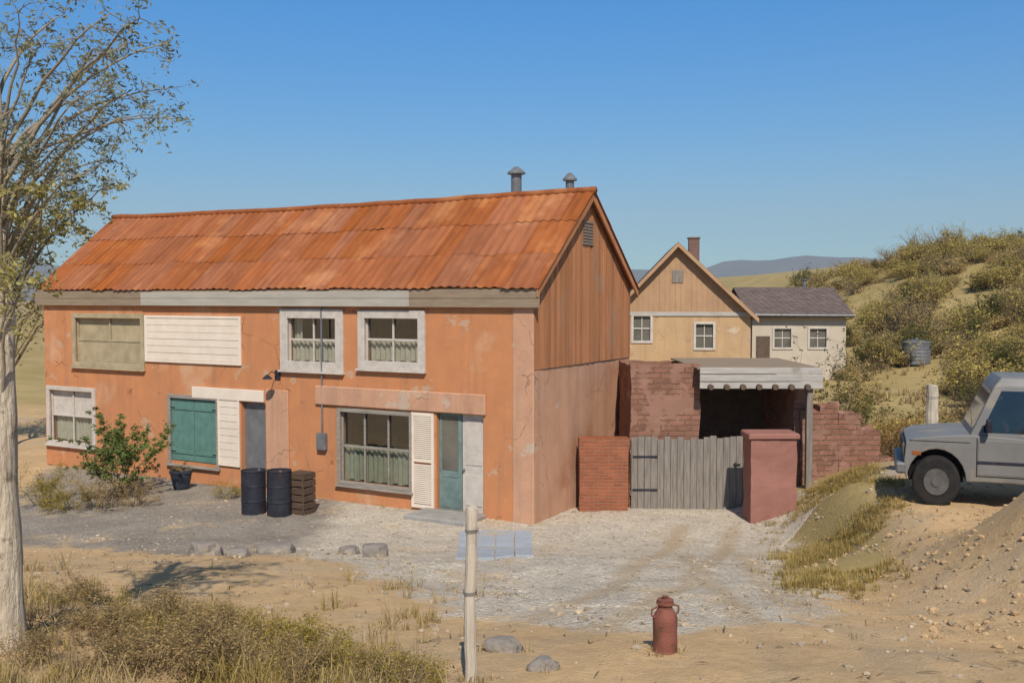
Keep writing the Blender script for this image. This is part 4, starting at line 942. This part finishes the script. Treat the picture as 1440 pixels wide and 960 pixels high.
while n < 285:
    d = 25 + 70 * random.random() ** 1.2; px = random.uniform(1130, 1520); p = at(px, 480, d)
    if px < 1200 and d < 62: continue
    if 1225 < px < 1350 and 33 < d < TANK.y - .5: continue
    if d < 30 and random.random() < .5: continue
    hill_bush(p.x, p.y, random.choice((0, 0, 1, 2, 2, 3, 4, 5, 5, 6)) if d > 32 else random.choice((0, 2, 3)), random.uniform(.5, 1.25) * (1.25 if d > 40 else .75)); n += 1
te = empty('water_tank', TANK - Vector((0, 0, .1)), .3, label='small grey galvanised water tank on the hillside above the pickup', cat='tank')
k_ = TANK.y / F; bm = bmesh.new(); lathe(bm, [(19 * k_ * (1.02 if i % 2 else 1), .1 + 30 * k_ * i / 12) for i in range(13)], 28); link('tank_wall', bm, M['metal_grey'], te)
bm = bmesh.new(); lathe(bm, [(20 * k_, .1 + 30 * k_), (20 * k_, .12 + 31 * k_), (3 * k_, .1 + 35 * k_), (2.5 * k_, .1 + 37 * k_)], 28); link('lid', bm, M['metal_grey'], te)
o = shrub('orange_bush', Vector((*at(1244, 600, 24.6)[:2], gz_mesh(*at(1244, 600, 24.6)[:2]) - .04)), .62, 1.5, 2600, .06, M['leaf_rust'], 14, label='rust coloured dry bush right of the ruined wall', cat='bush')
shrub('green_bush', Vector((*at(1172, 600, 25.5)[:2], gz_mesh(*at(1172, 600, 25.5)[:2]) - .04)), .6, 3.1, 2600, .08, M['leaf_green2'], 14, .4, label='dark olive green bush showing above the ruined wall', cat='bush')
shrub('brown_thicket', Vector((11.2, 22.5, gz_mesh(11.2, 22.5) - .05)), 1.6, 2.3, 4500, .08, M['leaf_dark'], 18, label='dark brown thicket behind the parked grey pickup', cat='bush')

# ------------------------------------------------------------------ parked pickup, only its front half in the frame
def soft(bm, off=.03, seg=3, ang=28):
    es = [e for e in bm.edges if len(e.link_faces) == 2 and e.calc_face_angle(0) > R(ang)]
    bmesh.ops.bevel(bm, geom=es, offset=off, segments=seg, affect='EDGES', profile=.6, clamp_overlap=True)
def slab_profile(prof, y0, y1, off=.03, inset=0.0):
    bm = bmesh.new(); a = [bm.verts.new((x, y0, z)) for x, z in prof]; b = [bm.verts.new((x, y1, z)) for x, z in prof]; n = len(prof)
    for k in range(n): bm.faces.new((a[k], a[(k + 1) % n], b[(k + 1) % n], b[k]))
    bm.faces.new(a[::-1]); bm.faces.new(b)
    bmesh.ops.recalc_face_normals(bm, faces=bm.faces[:]); soft(bm, off); return bm
def pickup():
    o = at(1272, 600, 16.3); o.z = 1.36; Wd = 1.78
    e = empty('parked_pickup', o, R(-20), label='dusty grey pickup truck parked at the right edge of the photo', cat='pickup')
    e.scale = (1, 1, 1.15)
    RW = .37
    def arc(cx, r, n=12): return [(cx - r * math.cos(math.pi * k / n), RW + .02 + r * math.sin(math.pi * k / n)) for k in range(n + 1)]
    low = [(.02, .42)] + arc(.50, .45) + [(1.2, .40), (3.2, .40)] + arc(3.75, .45) + [(4.7, .46)]
    bm = slab_profile(low + [(4.75, .98), (2.55, 1.0), (1.05, 1.06), (.65, 1.04), (.2, .99), (.03, .93), (.0, .62)], 0, Wd, .035)
    body = link('body', bm, M['car_paint'], e, smooth=True)
    # cab with glass let into its pillars
    def yin(z): return .03 + .13 * (z - 1.0) / .82
    bm = bmesh.new(); A = [(.98, 1.02), (2.55, 1.02)]; B = [(1.36, 1.76), (2.50, 1.76)]; T = [(1.46, 1.88), (2.42, 1.88)]
    rg = []
    for P, z in ((A, 1.0), (B, 1.74), (T, 1.86)):
        i = yin(P[0][1]) + (.05 if P is T else 0); rg.append([bm.verts.new(q) for q in ((P[0][0], i, P[0][1]), (P[1][0], i, P[1][1]), (P[1][0], Wd - i, P[1][1]), (P[0][0], Wd - i, P[0][1]))])
    for u, v in zip(rg, rg[1:]):
        for k in range(4): bm.faces.new((u[k], u[(k + 1) % 4], v[(k + 1) % 4], v[k]))
    bm.faces.new(rg[-1]); bm.faces.new(rg[0][::-1]); bmesh.ops.recalc_face_normals(bm, faces=bm.faces[:]); soft(bm, .025, 3, 20)
    cab = link('cab', bm, M['car_paint'], e, smooth=True)
    def pane(name, q, nrm, parent):
        bm = bmesh.new(); nrm = Vector(nrm)
        a = [bm.verts.new(Vector(p) + nrm * .004) for p in q]; b = [bm.verts.new(Vector(p) - nrm * .02) for p in q]
        bm.faces.new(a); bm.faces.new(b[::-1])
        for k in range(len(q)): bm.faces.new((a[k], a[(k + 1) % len(q)], b[(k + 1) % len(q)], b[k]))
        return link(name, bm, M['car_glass'], parent)
    def sp(x, z, far=False): i = yin(z); return (x, Wd - i if far else i, z)
    for far, ny in ((False, -1), (True, 1)):
        pane('side_window', [sp(1.16, 1.10, far), sp(2.40, 1.10, far), sp(2.38, 1.69, far), sp(1.46, 1.69, far)], (0, ny, .16), cab)
    pane('windshield', [(1.042, .12, 1.14), (1.042, Wd - .12, 1.14), (1.33, Wd - .22, 1.70), (1.33, .22, 1.70)], (-.89, 0, .456), cab)
    pane('rear_window', [(2.545, .3, 1.18), (2.545, Wd - .3, 1.18), (2.515, Wd - .34, 1.6), (2.515, .34, 1.6)], (1, 0, .08), cab)
    for cx in (.50, 3.75):
        for far in (0, 1):
            w_ = empty('wheel', (cx, Wd - .12 if far else .12, RW)); w_.parent = e; s = -1 if far else 1
            bm = bmesh.new(); tube(bm, [(0, -.13 * s, 0), (0, -.115 * s, 0), (0, -.07 * s, 0), (0, .09 * s, 0), (0, .12 * s, 0)], [RW * .86, RW * .97, RW, RW, RW * .9], 36); link('tyre', bm, M['rubber'], w_, smooth=False)
            bm = bmesh.new(); tube(bm, [(0, -.125 * s, 0), (0, -.145 * s, 0), (0, -.10 * s, 0), (0, -.105 * s, 0), (0, -.15 * s, 0), (0, -.155 * s, 0)], [RW * .54, RW * .52, RW * .44, RW * .25, RW * .2, RW * .1], 28); link('rim', bm, M['rim'], w_, smooth=False)
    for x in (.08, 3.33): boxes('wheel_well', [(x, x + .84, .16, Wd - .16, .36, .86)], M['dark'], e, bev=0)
    boxes('bumper', [(-.13, .04, -.02, Wd + .02, .46, .62)], M['metal_grey'], e, bev=.03)
    boxes('grille', [(-.02, .02, .32, Wd - .32, .70, .90)], M['metal_dark'], e, bev=.01)
    for y in (.06, Wd - .28): boxes('headlight', [(-.025, .02, y, y + .22, .71, .89)], M['glass2'], e, bev=.03)
    boxes('turn_lamp', [(.12, .26, -.008, .01, .74, .80)], M['rust'], e, bev=.004)
    boxes('door_gap', [(1.095, 1.108, -.004, .02, .47, 1.02), (2.452, 2.465, -.004, .02, .47, 1.0), (1.108, 2.452, -.004, .02, .475, .487)], M['dark'], e, bev=0)
    boxes('hood_gap', [(.08, 1.0, -.003, .03, .945, .955)], M['dark'], e, bev=0)
    dr = boxes('door', [(1.12, 2.44, -.007, .02, .50, .995)], M['car_paint'], e, bev=.005)
    boxes('handle', [(2.22, 2.38, -.035, -.004, .86, .895)], M['metal_grey'], dr, bev=.008)
    boxes('side_moulding', [(1.10, 3.28, -.016, .01, .655, .70)], M['metal_dark'], e, bev=.005)
    boxes('mirror', [(1.22, 1.30, -.19, -.02, 1.12, 1.30), (1.25, 1.27, -.03, .12, 1.15, 1.18)], M['metal_dark'], e, bev=.015)
    bm = bmesh.new(); tube(bm, [(1.05, .22, 1.05), (.98, .2, 1.75)], [.004, .003], 5); link('aerial', bm, M['metal_dark'], e)
pickup()

# ------------------------------------------------------------------ small things
def barrel(p, h, r, m, label):
    e = empty('barrel', p, random.uniform(0, 6), label=label, cat='barrel', group='barrels by the grey door'); bm = bmesh.new(); prof = [(r * .97, 0)]
    for k in range(1, 36):
        z = h * k / 36; b = max(0, 1 - abs(z - h * .34) / .025) + max(0, 1 - abs(z - h * .66) / .025)
        prof.append((r * (1 + .045 * b), z))
    prof += [(r * 1.03, h - .02), (r * 1.03, h), (r * .96, h), (r * .95, h - .03)]
    lathe(bm, prof, 32); link('drum', bm, m, e, smooth=False)
    bm = bmesh.new(); lathe(bm, [(.03, h - .03), (.03, h + .005)], 10, r * .55, 0); link('bung', bm, M['metal_grey'], e)
barrel(gp(357, 722), 1.02, .27, M['metal_dark'], 'dark metal barrel on the left, beside the grey door')
barrel(gp(393, 724), 1.04, .27, M['metal_dark'], 'dark metal barrel on the right, touching the brown crate')
p = gp(425, 722); e = empty('wooden_crate', p, HA, label='tall dark brown slatted crate next to the barrels', cat='crate')
cw = mat('crate_wood', (.115, .075, .05), (.075, .048, .032), scale=5, bump=.4, bscale=30, stretch=(.5, 3, 3))
boxes('slats', [(-.23, .23, -.2, .2, k * .165, k * .165 + .14) for k in range(6)], cw, e, jit=.006)
boxes('corner_post', [(x, x + .05, -.225, -.201, -.02, 1.0) for x in (-.23, .18)], cw, e)
p = gp(255, 688); e = empty('planter_pot', p, 0, label='dark blue grey planter pot below the teal shutters', cat='pot')
bm = bmesh.new(); lathe(bm, [(.16, 0), (.2, .1), (.26, .42), (.29, .46), (.29, .52), (.25, .52), (.24, .46)], 24); link('pot', bm, M['metal_blue'], e, smooth=False)
bm, vs, fs = shrub_mesh(.22, .3, 350, .06, 8)
for v in bm.verts: v.co.z += .46
link('stem', bm, M['twig'], e); pl = pyd('foliage', [(v[0], v[1], v[2] + .46) for v in vs], fs, M['leaf_brown'], e)
# old milk can
p = gp(935, 917, -.01); e = empty('milk_can', p, .4, label='small rusty red milk can standing on the dirt in the foreground', cat='can')
bm = bmesh.new(); lathe(bm, [(.098, 0), (.102, .008), (.102, .025), (.098, .03), (.098, .27), (.092, .30), (.066, .345), (.057, .365), (.057, .385), (.072, .395), (.072, .41), (.066, .412)], 28)
bmesh.ops.subdivide_edges(bm, edges=[e_ for e_ in bm.edges if abs(e_.verts[0].co.z - e_.verts[1].co.z) > .1], cuts=5, use_grid_fill=True)
for v in bm.verts: v.co += noise.noise_vector(v.co * 9) * .006
link('body', bm, M['hydrant'], e, smooth=False)
bm = bmesh.new(); lathe(bm, [(.062, .405), (.066, .43), (.02, .437), (.018, .452), (.03, .456), (.02, .46)], 24); link('lid', bm, M['hydrant'], e)
for s in (-1, 1):
    bm = bmesh.new(); tube(bm, [(s * .09, 0, .29), (s * .125, 0, .315), (s * .125, 0, .36), (s * .068, 0, .38)], [.008] * 4, 8); link('handle', bm, M['hydrant'], e)
# posts
def post(px, py, top, r, label, lean=(.0, .0)):
    p = on_ground(px, py); e = empty('fence_post', p, 0, label=label, cat='post'); bm = bmesh.new(); n = 12; pts = []; rad = []
    for k in range(n + 1):
        t = k / n; z = -.25 + (top + .25) * t; pts.append((lean[0] * t + .006 * math.sin(t * 9), lean[1] * t + .005 * math.cos(t * 7), z)); rad.append(r * (1.06 - .16 * t) * random.uniform(.94, 1.06))
    tube(bm, pts, rad, 11)
    for v in bm.verts:
        v.co += noise.noise_vector(v.co * 9 + Vector((px, 0, 0))) * r * .18
        if v.co.z > top - .02: v.co.z += .035 * noise.noise(v.co * 30)
    link('shaft', bm, M['post'], e)
    bm = bmesh.new()
    for zz in (.86, .5):
        c = Vector(pts[int((zz * top + .25) / (top + .25) * n)]); q = []
        for k in range(30):
            a_ = k * .55; q.append((c.x + math.cos(a_) * r * 1.1, c.y + math.sin(a_) * r * 1.1, zz * top + k * .0012))
        tube(bm, q, [.0022] * len(q), 4, cap=False)
    link('wire_wrap', bm, M['metal_dark'], e); return e
post(661, 958, 1.24, .044, 'slim pale wooden post standing in the centre foreground', (.01, 0))
post(1309, 668, 1.75, .12, 'thick pale wooden post beside the nose of the parked pickup')
# blue grey paving at the house corner
q = [on_ground(px, py) for px, py in ((640, 788), (752, 786), (748, 748), (646, 748))]
bm = bmesh.new(); nxs, nys = 4, 3
for i in range(nxs):
    for j in range(nys):
        def bl(u, v): return (q[0].lerp(q[1], u)).lerp(q[3].lerp(q[2], u), v)
        c = [bl(u, v) for (u, v) in ((i / nxs + .008, j / nys + .012), ((i + 1) / nxs - .008, j / nys + .012), ((i + 1) / nxs - .008, (j + 1) / nys - .012), (i / nxs + .008, (j + 1) / nys - .012))]
        dz = random.uniform(-.006, .008); zz = [gz_mesh(v.x, v.y) for v in c]
        lo = [bm.verts.new((v.x, v.y, z_ - .1)) for v, z_ in zip(c, zz)]; hi = [bm.verts.new((v.x, v.y, z_ + .05 + dz)) for v, z_ in zip(c, zz)]
        bm.faces.new(hi)
        for k in range(4): bm.faces.new((lo[k], lo[(k + 1) % 4], hi[(k + 1) % 4], hi[k]))
tag(link('paving', bm, M['bluestone']), kind='structure')

# ------------------------------------------------------------------ air
bm = bmesh.new(); box(bm, -4700, 4700, -120, 4800, min(v[2] for v in vv) - 1, 420)
hz = link('haze', bm, None or bpy.data.materials.new('haze_air')); tag(hz, kind='stuff')
hm = hz.data.materials[0]; hm.use_nodes = True; hn = hm.node_tree; hn.nodes.remove(hn.nodes['Principled BSDF'])
pv = hn.nodes.new('ShaderNodeVolumePrincipled'); pv.inputs['Density'].default_value = .00022; pv.inputs['Color'].default_value = (.80, .88, .97, 1)
hn.links.new(pv.outputs[0], hn.nodes['Material Output'].inputs['Volume'])

# ------------------------------------------------------------------ light
SUN_EL, SUN_AZ = 46, 5          # azimuth from the camera's back, positive = to the right
sd = Vector((math.sin(R(SUN_AZ)) * math.cos(R(SUN_EL)), -math.cos(R(SUN_AZ)) * math.cos(R(SUN_EL)), math.sin(R(SUN_EL))))
sun_d = bpy.data.lights.new('sun', 'SUN'); sun_d.energy = 4.4; sun_d.angle = R(.5); sun_d.color = (1, .93, .84)
sun = bpy.data.objects.new('sun', sun_d); C.objects.link(sun); sun.rotation_euler = sd.to_track_quat('Z', 'Y').to_euler()
w = bpy.data.worlds.new('World'); scene.world = w; w.use_nodes = True
nt = w.node_tree; sky = nt.nodes.new('ShaderNodeTexSky'); sky.sky_type = 'NISHITA'; sky.sun_disc = False
sky.sun_elevation = R(SUN_EL); sky.sun_rotation = math.atan2(sd.x, sd.y)
sky.air_density = 1.0; sky.dust_density = .3; sky.ozone_density = 2.0; sky.altitude = 1500
# clear dry air: deepen the sky's blue aloft and keep the horizon from glaring
tc = nt.nodes.new('ShaderNodeTexCoord'); sp = nt.nodes.new('ShaderNodeSeparateXYZ'); nt.links.new(tc.outputs['Generated'], sp.inputs[0])
cr = nt.nodes.new('ShaderNodeValToRGB'); nt.links.new(sp.outputs['Z'], cr.inputs['Fac'])
els = cr.color_ramp.elements; els[0].position = 0; els[0].color = (.46, .66, .66, 1); els[1].position = .30; els[1].color = (.02, .76, 1.24, 1)
for pos, c in ((.46, (.55, .88, 1.02, 1)), (1.0, (.92, .96, .96, 1)), (.08, (.43, .69, .73, 1)), (.17, (.22, .72, .96, 1))):
    x = els.new(pos); x.color = c
mx = nt.nodes.new('ShaderNodeMix'); mx.data_type = 'RGBA'; mx.blend_type = 'MULTIPLY'; mx.inputs['Factor'].default_value = 1
nt.links.new(sky.outputs[0], mx.inputs['A']); nt.links.new(cr.outputs['Color'], mx.inputs['B'])
nt.links.new(mx.outputs['Result'], nt.nodes['Background'].inputs['Color']); nt.nodes['Background'].inputs['Strength'].default_value = .11
scene.view_settings.view_transform = 'Standard'; scene.view_settings.look = 'None'; scene.view_settings.gamma = 1; scene.view_settings.exposure = .16
scene.view_settings.use_curve_mapping = False
